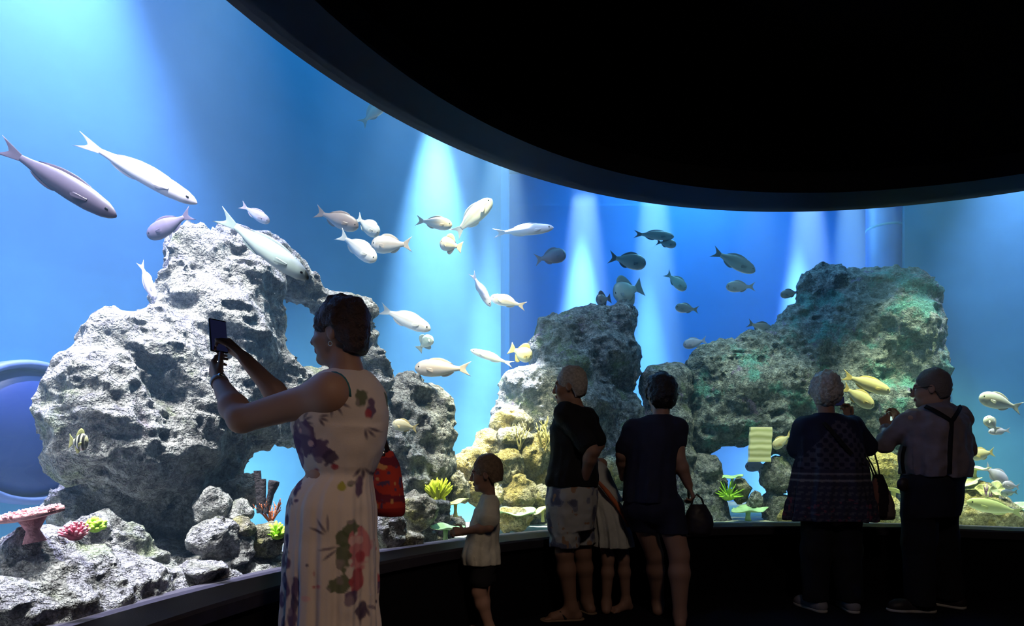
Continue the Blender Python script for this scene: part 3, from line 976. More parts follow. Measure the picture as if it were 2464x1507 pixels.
# pink table coral: flat top of little knobs on a flared foot
def table_coral():
    Y = ring_depth(66, 4.12)
    c = W(66, 1242, Y)
    R = 80 * Y / F_PX
    t = thing('table_coral', 'pink table coral with a flat knobbly top at the left edge', 'coral', W(80, 1302, Y))
    M = Matrix.Rotation(-0.16, 3, 'Y') @ Matrix.Rotation(0.15, 3, 'X')
    rows, nu, nv = [], 48, 10
    for side in (1, -1):
        for j in (range(nv) if side > 0 else reversed(range(nv))):
            s = (j + .3) / (nv - .7)
            for i in range(nu):
                a = 2 * PI * i / nu
                k = 1 + .08 * math.sin(5 * a) + .05 * math.sin(9 * a + 1)
                rows.append(c + M @ Vector((R * s * k * math.cos(a), R * .62 * s * k * math.sin(a), side * R * .15 * (1 - .5 * s) + R * .05 * s * s)))
    top = MB().add(rows, grid_faces(nu, 2 * nv)).build('table_top', M_PINK, t)
    rnd = random.Random(4)
    kb = MB()
    for i in range(230):
        s, a = math.sqrt(rnd.random()) * 1.0, rnd.uniform(0, 2 * PI)
        p = c + M @ Vector((R * s * math.cos(a), R * .62 * s * math.sin(a), R * (.15 - .04 * s)))
        kb.sphere(p, (R * .035, R * .035, R * rnd.uniform(.04, .08)), 7, 5)
    kb.build('knobs', M_PINK, top)
    foot = W(84, 1306, Y)
    MB().tube([c + M @ Vector((R * .12, 0, -R * .02)), c * .45 + foot * .55 + Vector((.005, 0, 0)), foot], [R * .40, R * .17, R * .30], 16).build('stem', M_PINK, t)

table_coral()
fingers('finger_coral', 'maroon finger coral cluster with pale tips beside the pink table coral', 181, 1292, 4.12, 34, 44, M_MAROON, 0.15, 0.85, 3, M_PINKTIP, 1.0)
fingers('ruffle_coral', 'bright lime green ruffled coral on the pale mound at bottom left', 229, 1274, 4.12, 27, 40, M_LIME, 0.16, 0.9, 5, None, 1.05, taper=1.3)
fingers('spiky_coral', 'yellow green spiky coral on the dark stump left of the boy', 1054, 1202, 4.35, 38, 46, M_YGREEN, 0.13, 1.05, 7, None, .8, taper=.55, curve=.3)
fingers('leafy_coral', 'lime green leafy coral beside the floral dress below the orange coral', 668, 1290, 3.98, 30, 26, M_LIME, 0.13, 1.0, 9, None, 1.1, taper=1.2)
antler('staghorn_coral', 'orange staghorn coral left of the floral dress', 652, 1258, 4.15, 62, M_ORANGE, 3, 7, .95, .05)
antler('antler_coral', 'straw coloured antler coral on the middle reef left of the man in black', 1250, 1082, 4.6, 72, M_ANTLER, 5, 5, .4, .035)
antler('antler_coral', 'taller straw antler coral partly hidden by the man in black', 1308, 1098, 4.55, 98, M_ANTLER, 8, 5, .4, .032)
fingers('feathery_coral', 'green feathery coral at the left foot of the right arch', 1752, 1196, 4.95, 32, 34, M_LIME, 0.09, 1.1, 11, None, 1.1, taper=.4)
fingers('feathery_coral', 'small green tuft among the plate corals at the far right', 2398, 1212, 4.75, 14, 22, M_LIME, 0.10, 1.0, 12, None, 1.0, taper=.5)

# dark tube sponges seen through the lower arch
Y = ring_depth(640, 4.14)
t = thing('tube_sponge', 'dark grey tube sponges standing in the lower arch hole', 'sponge', W(640, 1235, Y))
for (x0, y0, x1, y1, w0, w1) in ((626, 1235, 619, 1133, 8, 8.5), (632, 1235, 632, 1153, 8, 8), (640, 1235, 660, 1158, 8, 13)):
    s = Y / F_PX
    pts = [W(x0 + (x1 - x0) * q, y0 + (y1 - y0) * q, Y) for q in (0, .3, .6, .9, 1)]
    rad = [w0 * s, w0 * s * .95, w0 * s * .95, w1 * s, w1 * s * .96]
    mb = MB().tube(pts, rad, 14, cap=False)
    d = (pts[-1] - pts[-2]).normalized()
    mb.tube([pts[-1], pts[-1] - d * .01, pts[-1] - d * .05], [rad[-1] * .98, rad[-1] * .72, rad[-1] * .6], 14)
    mb.build('tube', M_SPONGE, t)

for i, (lab, x, y, ring, w, mt, tilt, roll, dep) in enumerate([
    ('pale yellow plate coral behind the boy, upper one beside the stump', 1096, 1212, 4.25, 60, M_PLATE, .15, -.25, .7),
    ('pale green plate coral just above the pane edge behind the boy', 1072, 1273, 4.05, 80, M_PLATEG, .12, .06, .6),
    ('small yellow plate coral under the smooth yellow boulder', 1296, 1176, 4.55, 54, M_PLATE, .15, 0, .7),
    ('wide flat green yellow plate coral right of the boy', 1243, 1236, 4.35, 100, M_PLATEG, .2, .02, .6),
    ('tilted green plate coral touching the patterned shorts', 1306, 1228, 4.35, 50, M_PLATE, .2, -.5, .6),
    ('thin green plate coral on the dark stub by the right arch', 1762, 1150, 4.95, 50, M_PLATEG, .15, -.1, .6),
    ('wide green plate coral on the bed inside the right arch', 1800, 1230, 4.8, 82, M_PLATEG, .2, -.05, .6),
    ('yellow plate coral edge between the couple near the tote bag', 2150, 1182, 4.75, 74, M_PLATE, .15, .3, .6),
    ('low yellow plate coral right of the tote bag', 2166, 1226, 4.55, 50, M_PLATE, .15, .2, .6),
    ('flat tan plate coral highest of the group right of the man in braces', 2345, 1130, 4.85, 62, M_PLATE, .12, 0, .6),
    ('upturned cream plate coral right of the man in braces', 2332, 1164, 4.75, 56, M_PLATE, .2, -.4, .6),
    ('tan plate coral below the upturned cream one', 2338, 1176, 4.72, 44, M_PLATE, .15, -.25, .6),
    ('round yellow plate coral facing the pane at far right', 2366, 1180, 4.7, 36, M_PLATE, 1.2, 0, .9),
    ('round grey white plate coral rightmost of the upright discs', 2400, 1178, 4.7, 42, M_PLATE, 1.2, .3, .9),
    ('pale teal plate coral at the right edge of the photo near the bed', 2452, 1222, 4.7, 60, M_PLATEG, .3, -.2, .7),
]):
    plate(lab, x, y, ring, w, mt, tilt, roll, dep, i + 3)
antler('sea_whip', 'thin purple sea whip between the upright plate corals', 2372, 1196, 4.68, 40, M_PURPLE, 13, 2, .2, .05, 'coral', 2)
antler('sea_whip', 'short purple sea whip below the grey white plate coral', 2384, 1204, 4.66, 32, M_PURPLE, 14, 2, .25, .05, 'coral', 2)

# banded slab added in the right arch in place of a pane reflection
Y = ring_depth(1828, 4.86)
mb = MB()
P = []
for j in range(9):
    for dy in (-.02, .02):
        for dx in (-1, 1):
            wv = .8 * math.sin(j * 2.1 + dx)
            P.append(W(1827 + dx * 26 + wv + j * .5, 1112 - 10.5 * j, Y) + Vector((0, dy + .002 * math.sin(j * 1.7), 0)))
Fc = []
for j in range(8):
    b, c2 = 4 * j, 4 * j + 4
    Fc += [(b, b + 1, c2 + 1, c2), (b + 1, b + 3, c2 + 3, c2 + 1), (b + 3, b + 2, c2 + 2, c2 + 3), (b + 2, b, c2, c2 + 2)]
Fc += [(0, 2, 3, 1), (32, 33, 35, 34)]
m, N, L, P_ = nt('banded_pale_yellow_reflection')
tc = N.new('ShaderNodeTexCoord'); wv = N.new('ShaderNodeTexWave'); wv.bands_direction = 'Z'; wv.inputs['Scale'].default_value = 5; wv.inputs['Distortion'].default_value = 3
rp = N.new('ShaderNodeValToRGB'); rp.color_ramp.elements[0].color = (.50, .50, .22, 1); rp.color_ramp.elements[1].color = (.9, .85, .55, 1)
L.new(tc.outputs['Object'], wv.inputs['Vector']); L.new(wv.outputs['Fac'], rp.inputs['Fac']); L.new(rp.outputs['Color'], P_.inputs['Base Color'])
o = mb.add(P, Fc).build('reflection_slab', m, smooth=False, origin=W(1827, 1112, Y))
tag(o, 'pale yellow banded slab in place of a pane reflection at the right reef opening', 'rock')

# grey drain pipe behind the right reef
Yp = 6.62
M_PIPE = plain('blue_grey_pipe', (0.10, 0.17, 0.50), 0.5, spec=0.4, var=.08, scale=5)
cp = W(2130, HY, Yp)
t = thing('standpipe', 'tall round blue pipe rising behind the right reef rock', 'pipe', (cp.x, cp.y, Z_BED))
rp_ = 41 * Yp / F_PX
MB().tube([(cp.x, cp.y, Z_BED), (cp.x, cp.y, 2.0), (cp.x, cp.y, 5.0)], rp_, 40).build('pipe', M_PIPE, t)
zc = W(2130, 552, Yp).z
MB().tube([(cp.x, cp.y, zc - .012), (cp.x, cp.y, zc), (cp.x, cp.y, zc + .012)], [rp_ * 1.005, rp_ * 1.015, rp_ * 1.005], 40, cap=False).build('seam_ring', plain('pale_pipe_seam', (.3, .5, .75)), t)

# round tunnel mouth set in the left tank wall
Yt = ring_depth(62, RO)
ct = W(62, 1042, Yt)
ang = math.atan2(ct.y - CY, ct.x - CX)
ax_in = Vector((-math.cos(ang), -math.sin(ang), 0))
side = Vector((-math.sin(ang), math.cos(ang), 0))
Rt = 172 * Yt / F_PX
t = thing('viewing_bubble', 'large round dark blue bubble window in the tank wall at the left edge', 'window', ct)
def ringpts(r, off, n=64):
    return [ct + side * (r * math.cos(2 * PI * i / n)) + Vector((0, 0, r * math.sin(2 * PI * i / n))) + ax_in * off for i in range(n)]
rows = ringpts(Rt * 1.0, -.02) + ringpts(Rt * 1.0, .10) + ringpts(Rt * .94, .13) + ringpts(Rt * .90, .12) + ringpts(Rt * .88, .02) 
MB().add(rows, grid_faces(64, 5, cap0=False, cap1=False)).build('rim', plain('blue_rim_paint', (.07, .12, .34), .6), t)
m, N, L, P_ = nt('dark_blue_acrylic'); P_.inputs['Base Color'].default_value = (.012, .03, .15, 1); P_.inputs['Specular IOR Level'].default_value = .12; P_.inputs['Roughness'].default_value = .4
rows = []
for j in range(9):
    a = PI / 2 * j / 9
    rows += ringpts(Rt * .885 * math.cos(a), .03 + .16 * math.sin(a))
MB().add(rows, grid_faces(64, 9, cap0=False)).build('dome', m, t)
# ------------------------------------------------------------------ fish
M_FISH = vcol('fish_skin', 0.45, 0.5)
M_EYE = plain('fish_eye', (0.01, 0.01, 0.012), 0.15, var=0)
FISH_COL = {   # back, flank, belly, fin
    'white': ((.62, .58, .55), (.92, .90, .88), (.95, .93, .90), (.80, .78, .74)),
    'pale': ((.42, .34, .30), (.80, .70, .64), (.90, .86, .82), (.65, .52, .42)),
    'violet': ((.08, .07, .13), (.13, .105, .19), (.06, .055, .10), (.10, .08, .15)),
    'silver': ((.40, .37, .50), (.60, .55, .70), (.46, .46, .54), (.46, .43, .55)),
    'dark': ((.03, .035, .045), (.09, .10, .11), (.30, .33, .34), (.03, .035, .05)),
    'grey': ((.16, .20, .22), (.34, .42, .40), (.55, .62, .58), (.22, .28, .28)),
    'yellow': ((.50, .40, .20), (.85, .78, .45), (.90, .88, .70), (.75, .60, .25)),
    'green': ((.45, .52, .20), (.72, .78, .38), (.80, .84, .55), (.60, .66, .30)),
    'bars': ((.85, .82, .45), (.9, .9, .7), (.9, .9, .85), (.7, .7, .3)),
    'brown': ((.20, .14, .12), (.36, .26, .24), (.70, .62, .58), (.30, .22, .20)),
}
SHAPES = {     # stations 0 snout .. 1 tail root: half height, and fin plan
    'long': ([(0, .05), (.04, .22), (.12, .36), (.28, .48), (.45, .50), (.62, .46), (.78, .33), (.9, .2), (1, .14)], .80),
    'oval': ([(0, .05), (.03, .22), (.1, .36), (.22, .47), (.38, .50), (.55, .46), (.72, .33), (.88, .17), (1, .11)], .80),
    'deep': ([(0, .06), (.05, .24), (.15, .42), (.3, .5), (.5, .49), (.7, .38), (.86, .2), (1, .12)], .78),
}
_proto = {}


def fish_proto(shape, colr):
    """unit fish: nose at x=+.5, tail tips at x=-.5, one unit tall and one unit thick before scaling"""
    prof, body = SHAPES[shape]
    back, flank, belly, fin = [np.array(c) for c in FISH_COL[colr]]
    nu = 20
    xs = np.linspace(0, 1, 26) ** 1.15
    hs = np.interp(xs, [p[0] for p in prof], [p[1] for p in prof])
    V, Cc = [], []
    for x, h in zip(xs, hs):
        for i in range(nu):
            a = 2 * PI * i / nu
            cz, cy = math.sin(a), math.cos(a)
            V.append((0.5 - x * body, 0.5 * cy * (h / .5) ** 1.0 * (1 - .25 * x), h * cz * (1.0 if cz > 0 else .94)))
            w = (cz + 1) / 2
            c = flank + (back - flank) * max(0, (w - .62) / .38) if w > .5 else flank + (belly - flank) * max(0, (.45 - w) / .45)
            if colr == 'bars' and int(x * 7) % 2 == 1:
                c = np.array((.03, .03, .03))
            if colr in ('pale', 'yellow', 'white') and .44 < w < .52 and x > .15:
                c = c * .72 + np.array((.12, .05, 0))
            if x < .1:
                c = c * .8
            Cc.append(c)
    F = grid_faces(nu, len(xs))
    parts = [('body', V, F, Cc)]

    def fan(pts_root, pts_tip, name, t=.03):
        """thin lens-section fin between a root line and an edge line, modelled with thickness"""
        n = len(pts_root)
        v = []
        for s in (1, -1):
            for j in range(4):
                q = j / 3
                for r, e in zip(pts_root, pts_tip):
                    p = [r[k] + (e[k] - r[k]) * q for k in range(3)]
                    p[1] += s * t * (1 - q * .8)
                    v.append(tuple(p))
        f = []
        for s in range(2):
            b = s * 4 * n
            for j in range(3):
                for i in range(n - 1):
                    qd = (b + j * n + i, b + j * n + i + 1, b + (j + 1) * n + i + 1, b + (j + 1) * n + i)
                    f.append(qd if s == 0 else qd[::-1])
        for i in range(n - 1):
            f.append((3 * n + i, 3 * n + i + 1, 7 * n + i + 1, 7 * n + i))
            f.append((i + 1, i, 4 * n + i, 4 * n + i + 1))
        for j in range(3):
            f.append((j * n, (j + 1) * n, 4 * n + (j + 1) * n, 4 * n + j * n))
            f.append((j * n + n - 1, 4 * n + j * n + n - 1, 4 * n + (j + 1) * n + n - 1, (j + 1) * n + n - 1))
        parts.append((name, v, f, [fin] * len(v)))

    xt = .5 - body
    fork = .10 if shape != 'deep' else .03
    zs = np.linspace(-1, 1, 9)
    fan([(xt + .03, 0, .10 * z) for z in zs], [(-.5 + fork * (1 - abs(z) ** 1.4), 0, z * .42) for z in zs], 'tail_fin')
    tt = np.linspace(0, 1, 8)
    hh = lambda x: float(np.interp(x, [p[0] for p in prof], [p[1] for p in prof]))
    d0, d1, dh = (.30, .82, .13) if shape != 'deep' else (.28, .85, .30)
    fan([(.5 - body * (d0 + (d1 - d0) * q), 0, hh(d0 + (d1 - d0) * q) * .95) for q in tt],
        [(.5 - body * (d0 + (d1 - d0) * q) - .03, 0, hh(d0 + (d1 - d0) * q) * .95 + dh * math.sin(PI * min(1, q * .9 + .12)) ** .7) for q in tt], 'dorsal_fin')
    d0, d1, dh = (.58, .84, .11) if shape != 'deep' else (.5, .85, .26)
    fan([(.5 - body * (d0 + (d1 - d0) * q), 0, -hh(d0 + (d1 - d0) * q) * .9) for q in tt],
        [(.5 - body * (d0 + (d1 - d0) * q) - .03, 0, -hh(d0 + (d1 - d0) * q) * .9 - dh * math.sin(PI * min(1, q * .9 + .12)) ** .7) for q in tt], 'anal_fin')
    for s in (1, -1):
        q5 = np.linspace(-1, 1, 5)
        fan([(.5 - body * .27, s * .46, -.06 + .05 * z) for z in q5], [(.5 - body * .27 - .12 + .02 * abs(z), s * .62, -.16 + .12 * z) for z in q5], 'pectoral_fin', .02)
    return parts


def fish(label, tail, head, hpx, ring, colr, shape='oval', thick=.42, yaw=0.0, group=None):
    key = (shape, colr)
    if key not in _proto:
        proto = []
        for nm, v, f, c in fish_proto(shape, colr):
            o = mesh_obj(nm, v, f, M_FISH, pattern=np.array(c))
            proto.append(o)
        for s in (1, -1):
            o = MB().sphere((.5 - .075, s * .30, .06), (.014, .05, .055), 10, 7).build('eye', M_EYE)
            proto.append(o)
        for o in proto:
            COL.objects.unlink(o)
        _proto[key] = proto
    xm = .5 * (tail[0] + head[0])
    Y = ring_depth(xm, ring)
    a, b = W(tail[0], tail[1], Y), W(head[0], head[1], Y)
    d = b - a
    L = d.length
    d = d.normalized()
    up = Vector((0, 0, 1))
    if abs(d.z) > .9:
        up = Vector((1, 0, 0)) if d.z > 0 else Vector((-1, 0, 0))
    if yaw:
        d = Matrix.Rotation(yaw, 3, 'Z') @ d
        L /= max(.5, math.cos(yaw))
    sd = up.cross(d).normalized()
    up = d.cross(sd).normalized()
    H = hpx * Y / F_PX
    root = thing('fish', label, 'fish', (a + b) / 2, group)
    root.rotation_euler = Matrix((d, sd, up)).transposed().to_euler()
    root.scale = (L, H * thick, H)
    for o in _proto[key]:
        c = o.copy()
        c.parent = root
        COL.objects.link(c)


FL = [
 ('long violet grey fish slanting down at the far left edge above the reef', (-8, 345), (280, 522), 58, 4.3, 'violet', 'long'),
 ('long pale silver fish slanting down, second from the left in open water', (182, 332), (474, 490), 46, 4.4, 'silver', 'long'),
 ('pinkish oval fish just left above the top of the big pale arch', (464, 512), (355, 570), 46, 4.5, 'violet', 'oval'),
 ('long grey fish passing in front of the top of the big pale arch', (522, 514), (742, 672), 52, 4.08, 'grey', 'long'),
 ('small brownish fish right above the top of the big pale arch', (578, 492), (648, 536), 26, 4.9, 'pale', 'oval'),
 ('thin pale fish diving steeply beside the left shoulder of the arch', (336, 628), (374, 722), 24, 4.6, 'silver', 'long'),
 ('dark brown fish leading the group of pale fish right of the arch top', (757, 508), (862, 548), 42, 4.9, 'brown', 'oval'),
 ('white fish just right of the dark brown one', (856, 522), (911, 566), 36, 4.8, 'white', 'oval'),
 ('cream white fish diving below the dark brown one', (813, 562), (905, 628), 42, 4.75, 'white', 'oval'),
 ('pale brown fish under the white one facing left', (992, 588), (893, 590), 46, 4.8, 'pale', 'oval'),
 ('grey backed fish swimming right near the light beam', (1000, 530), (1088, 543), 32, 4.9, 'pale', 'oval'),
 ('bright white fish swimming steeply up beside the light beam', (1092, 566), (1184, 480), 42, 4.9, 'white', 'long'),
 ('small plump pinkish white fish below the light beam', (1112, 596), (1058, 584), 36, 4.8, 'pale', 'deep'),
 ('long thin pale fish left of the bay corner', (1186, 562), (1332, 548), 28, 5.1, 'silver', 'long'),
 ('pale purple fish left of the first violet light scallop', (1286, 626), (1362, 612), 38, 5.6, 'violet', 'oval'),
 ('slim pale fish diving by the bright cyan scallop', (1134, 655), (1180, 738), 20, 5.1, 'silver', 'long'),
 ('cream fish with dark underside under the bright cyan scallop', (1266, 738), (1180, 716), 28, 5.0, 'pale', 'oval'),
 ('long bright white fish right of the head of the woman filming', (912, 742), (1036, 794), 38, 4.85, 'white', 'long'),
 ('small greenish fish left below the long bright white one', (1006, 843), (1040, 810), 30, 5.0, 'grey', 'deep'),
 ('pale fish with an orange stripe above the speckled rock', (1134, 888), (998, 886), 44, 4.5, 'pale', 'oval'),
 ('slim white fish left of the cream fish by the middle reef', (1236, 878), (1132, 843), 20, 4.9, 'white', 'long'),
 ('plump cream yellow fish against the left edge of the middle reef', (1226, 838), (1280, 862), 38, 4.9, 'yellow', 'deep'),
 ('small yellow fish in the notch right of the arch leg', (1006, 1032), (944, 1020), 30, 4.2, 'yellow', 'oval'),
 ('dark slim fish high between the two middle light scallops', (1524, 563), (1622, 570), 24, 5.9, 'dark', 'long'),
 ('small dark fish just under the dark slim one', (1578, 582), (1627, 590), 22, 5.9, 'dark', 'oval'),
 ('dark fish above the tall grey rock swimming right', (1464, 618), (1554, 637), 40, 5.5, 'dark', 'oval'),
 ('dark grey angelfish right above the top of the tall grey rock', (1546, 690), (1476, 712), 56, 5.3, 'grey', 'deep'),
 ('small dark fish touching the top left of the tall grey rock', (1470, 718), (1434, 724), 30, 5.3, 'dark', 'deep'),
 ('grey green fish right of the bright cyan scallop in the bay', (1602, 656), (1650, 698), 28, 5.8, 'grey', 'oval'),
 ('dark backed fish with white belly slanting down in the bay', (1713, 604), (1817, 654), 36, 5.7, 'dark', 'long'),
 ('brown backed fish with white belly below the dark backed one', (1818, 690), (1747, 691), 28, 5.7, 'brown', 'oval'),
 ('small brown fish low in the bay above the grey pillar', (1682, 746), (1625, 740), 24, 5.8, 'brown', 'oval'),
 ('small dark fish left of the highest blue grey rock', (1926, 702), (1878, 711), 22, 5.3, 'dark', 'oval'),
 ('dark fish just above the shoulder of the blue grey reef', (1798, 777), (1858, 798), 28, 5.2, 'dark', 'oval'),
 ('pale thin fish left of the shoulder of the blue grey reef', (1702, 818), (1644, 832), 26, 5.4, 'silver', 'oval'),
 ('yellowish fish in front of the blue grey reef, upper of two', (2026, 902), (2142, 944), 34, 4.3, 'yellow', 'long'),
 ('yellowish fish in front of the blue grey reef, lower of two', (2026, 930), (2102, 980), 36, 4.25, 'yellow', 'long'),
 ('white fish facing left at the right edge beside the man in braces', (2460, 984), (2356, 955), 40, 4.5, 'white', 'oval'),
 ('small white fish below the white one at the right edge', (2402, 1038), (2370, 1004), 28, 4.6, 'white', 'oval'),
 ('faint grey fish crossing under the small white one', (2432, 1036), (2378, 1040), 18, 4.9, 'silver', 'long'),
 ('yellow striped fish by the elbow of the man in braces', (2394, 1088), (2332, 1098), 30, 4.7, 'yellow', 'long'),
 ('pale grey fish slanting down over the plate corals at the right', (2368, 1122), (2424, 1164), 32, 5.0, 'silver', 'long'),
 ('small pale fish above the green fish at the right edge', (2454, 1172), (2412, 1166), 20, 4.7, 'silver', 'oval'),
 ('small teal fish beside the grey white plate coral', (2450, 1184), (2408, 1188), 18, 4.6, 'grey', 'oval'),
 ('long green yellow fish low over the mound at the right edge', (2466, 1236), (2326, 1208), 34, 4.35, 'green', 'long'),
 ('yellow fish by the round boulder of the right arch', (1906, 1044), (1860, 1078), 26, 4.6, 'yellow', 'oval'),
 ('pale blue fish inside the opening of the right arch', (1852, 1120), (1793, 1124), 28, 5.6, 'silver', 'oval'),
 ('small yellow fish with black bars in place of a pane reflection, left bulge of the big arch', (166, 1062), (212, 1066), 44, 4.0, 'bars', 'deep'),
 ('dark fish alone high in open water near the top left of the first beam', (868, 300), (926, 244), 34, 5.0, 'grey', 'oval'),
 ('tiny yellow fish in the gap between arch leg and hooked rock', (948, 938), (922, 930), 14, 4.6, 'yellow', 'oval'),
]
for a in FL:
    fish(*a, group='fish in the tank')
# ------------------------------------------------------------------ people
UP = np.array((0., 0., 1.))


def nrm(v):
    v = np.asarray(v, float)
    return v / np.linalg.norm(v)


def A(x, y, Y):
    return np.array(W(x, y, Y))


def column(F, rows, right, fwd, folds=0, amp=(0, 0), k=0.03, phase=0.0, cut=False):
    """upright soft column: rows of (z, x, y, half width, half depth); folds ripple the surface, amp top->bottom"""
    rows = sorted(rows, key=lambda r: r[0])
    z = np.array([r[0] for r in rows])
    lo = np.array([min(r[1] - max(r[3], r[4]) for r in rows), min(r[2] - max(r[3], r[4]) for r in rows), z[0]]) - 0.08
    hi = np.array([max(r[1] + max(r[3], r[4]) for r in rows), max(r[2] + max(r[3], r[4]) for r in rows), z[-1]]) + 0.08
    bx = F._box(lo, hi)
    a, b, X, Y, Z = bx
    zz = Z.ravel()

    def ip(i):
        # smooth interpolation through the rows
        t = np.interp(zz, z, np.arange(len(z)))
        i0 = np.clip(np.floor(t).astype(int), 0, len(z) - 2)
        f = t - i0
        v = np.array([r[i] for r in rows])
        m = np.gradient(v)
        h = (1 + 2 * f) * (1 - f) ** 2 * v[i0] + f * (1 - f) ** 2 * m[i0] + f * f * (3 - 2 * f) * v[i0 + 1] + f * f * (f - 1) * m[i0 + 1]
        return h[None, None, :].astype(np.float32)
    cx, cy, rx, ry = ip(1), ip(2), ip(3), ip(4)
    u = (X - cx) * right[0] + (Y - cy) * right[1]
    v = (X - cx) * fwd[0] + (Y - cy) * fwd[1]
    rad = np.sqrt((u / rx) ** 2 + (v / ry) ** 2)
    d = (rad - 1) * np.minimum(rx, ry)
    if folds:
        ang = np.arctan2(v / ry, u / rx)
        q = np.clip((z[-1] - zz) / (z[-1] - z[0]), 0, 1)[None, None, :]
        am = amp[0] + (amp[1] - amp[0]) * q
        d = d - am * (np.sin(folds * ang + phase + 1.3 * np.sin(2.1 * ang)) + .4 * np.sin(2.3 * folds * ang + 1 + q * 2))
    d = np.maximum(d, np.maximum(z[0] - Z, Z - z[-1]))
    F._merge(a, b, d.astype(np.float32), k, cut)


def head_shape(F, c, f, s, tilt=0.0):
    """skull, face, nose, lips, sockets and ears about the eye-level centre c; f: facing (unit, may tilt)"""
    f = nrm(f)
    r = nrm(np.cross(f, UP))
    u = np.cross(r, f)
    R = np.array([r, f, u])
    P = lambda x, y, z: c + (r * x + f * y + u * z) * s
    F.ell(P(0, -.012, .032), np.array((.074, .094, .103)) * s, R, .01 * s)
    F.ell(P(0, .028, -.028), np.array((.060, .066, .092)) * s, R, .03 * s)
    F.cone(P(-.028, .040, -.088), P(.028, .040, -.088), .026 * s, .026 * s, .03 * s)
    F.ell(P(0, .074, -.102), np.array((.022, .018, .018)) * s, R, .025 * s)
    F.cone(P(-.03, .082, .024), P(.03, .082, .024), .014 * s, .014 * s, .018 * s)
    for q in (-1, 1):
        F.ell(P(q * .031, .098, .002), np.array((.018, .016, .012)) * s, R, .012 * s, cut=True)
        F.ell(P(q * .031, .078, .002), np.array((.0125, .0125, .0115)) * s, R, .003 * s)
        F.ell(P(q * .042, .066, -.036), np.array((.020, .020, .020)) * s, R, .03 * s)
        F.ell(P(q * .076, -.008, -.008), np.array((.010, .019, .031)) * s, R, .008 * s)
        F.ell(P(q * .086, -.002, -.004), np.array((.006, .010, .018)) * s, R, .006 * s, cut=True)
        F.ell(P(q * .011, .104, -.036), np.array((.010, .010, .008)) * s, R, .008 * s)
    F.cone(P(0, .092, .012), P(0, .112, -.030), .008 * s, .012 * s, .014 * s)
    F.ell(P(0, .094, -.061), np.array((.022, .009, .0055)) * s, R, .006 * s)
    F.ell(P(0, .092, -.072), np.array((.019, .009, .006)) * s, R, .006 * s)
    return P, R


def face_colour(V, c, f, s, skin, lip=(.42, .16, .15), brow=(.08, .05, .04)):
    f = nrm(f); r = nrm(np.cross(f, UP)); u = np.cross(r, f)
    L = np.stack([(V - c) @ r, (V - c) @ f, (V - c) @ u], 1) / s
    Cc = np.tile(np.array(skin, float), (len(V), 1))
    for z, w in ((-.061, .0065), (-.072, .007)):
        m = (np.abs(L[:, 2] - z) < w) & (np.abs(L[:, 0]) < .024) & (L[:, 1] > .082)
        Cc[m] = lip
    for q in (-1, 1):
        d = np.sqrt((L[:, 0] - q * .031) ** 2 + ((L[:, 2] - .002) * 1.3) ** 2)
        m = (d < .0125) & (L[:, 1] > .07) & (L[:, 1] < .1)
        Cc[m] = (.75, .72, .70)
        m = (d < .0065) & (L[:, 1] > .07) & (L[:, 1] < .1)
        Cc[m] = (.05, .04, .03)
        m = (np.abs(L[:, 2] - .027 + (np.abs(L[:, 0]) - .03) ** 2 * 8) < .0045) & (np.abs(np.abs(L[:, 0]) - .031) < .02) & (L[:, 1] > .06)
        Cc[m] = brow
    return Cc


def hair_cap(root, c, f, s, mat, thick=.014, back=-.05, front=.055, name='hair', h=.006, rough=.006, fringe=.055, seed=0, wig=1.0, label=None):
    """close hair: skull shell, cleared from the face, ears and nape"""
    f = nrm(f); r = nrm(np.cross(f, UP)); u = np.cross(r, f); R = np.array([r, f, u])
    P = lambda x, y, z: c + (r * x + f * y + u * z) * s
    F = Field(c - .19 * s, c + .2 * s, h)
    t = thick
    F.ell(P(0, -.016, .034), np.array((.075 + t * wig, .096 + t * wig, .103 + t * wig)) * s, R, .01)
    F.ell(P(0, -.045, -.02), np.array((.066 + t * .8, .058 + t * wig, .085)) * s, R, .03 * s)
    # face opening: box-like cut in front and under
    F.cone(P(-.05, .135, -.06), P(.05, .135, -.06), .085 * s, .085 * s, .012 * s, cut=True)
    F.cone(P(-.03, .135, fringe - .05), P(.03, .135, fringe - .05), .062 * s, .062 * s, .012 * s, cut=True)
    F.cone(P(-.14, .018, -.075), P(.14, .018, -.075), .062 * s, .062 * s, .01 * s, cut=True)
    for q in (-1, 1):
        F.ell(P(q * .09, .0, -.012), np.array((.03, .019, .030)) * s, R, .006 * s, cut=True)
    F.plane_cut(P(0, 0, back - .045), -u - .25 * f)
    F.roughen([(.035 * s, rough), (.016 * s, rough * .6)], seed)
    V, Q = F.mesh()
    o = mesh_obj(name, V, Q, mat, root)
    if label:
        o['label'] = label
    return o


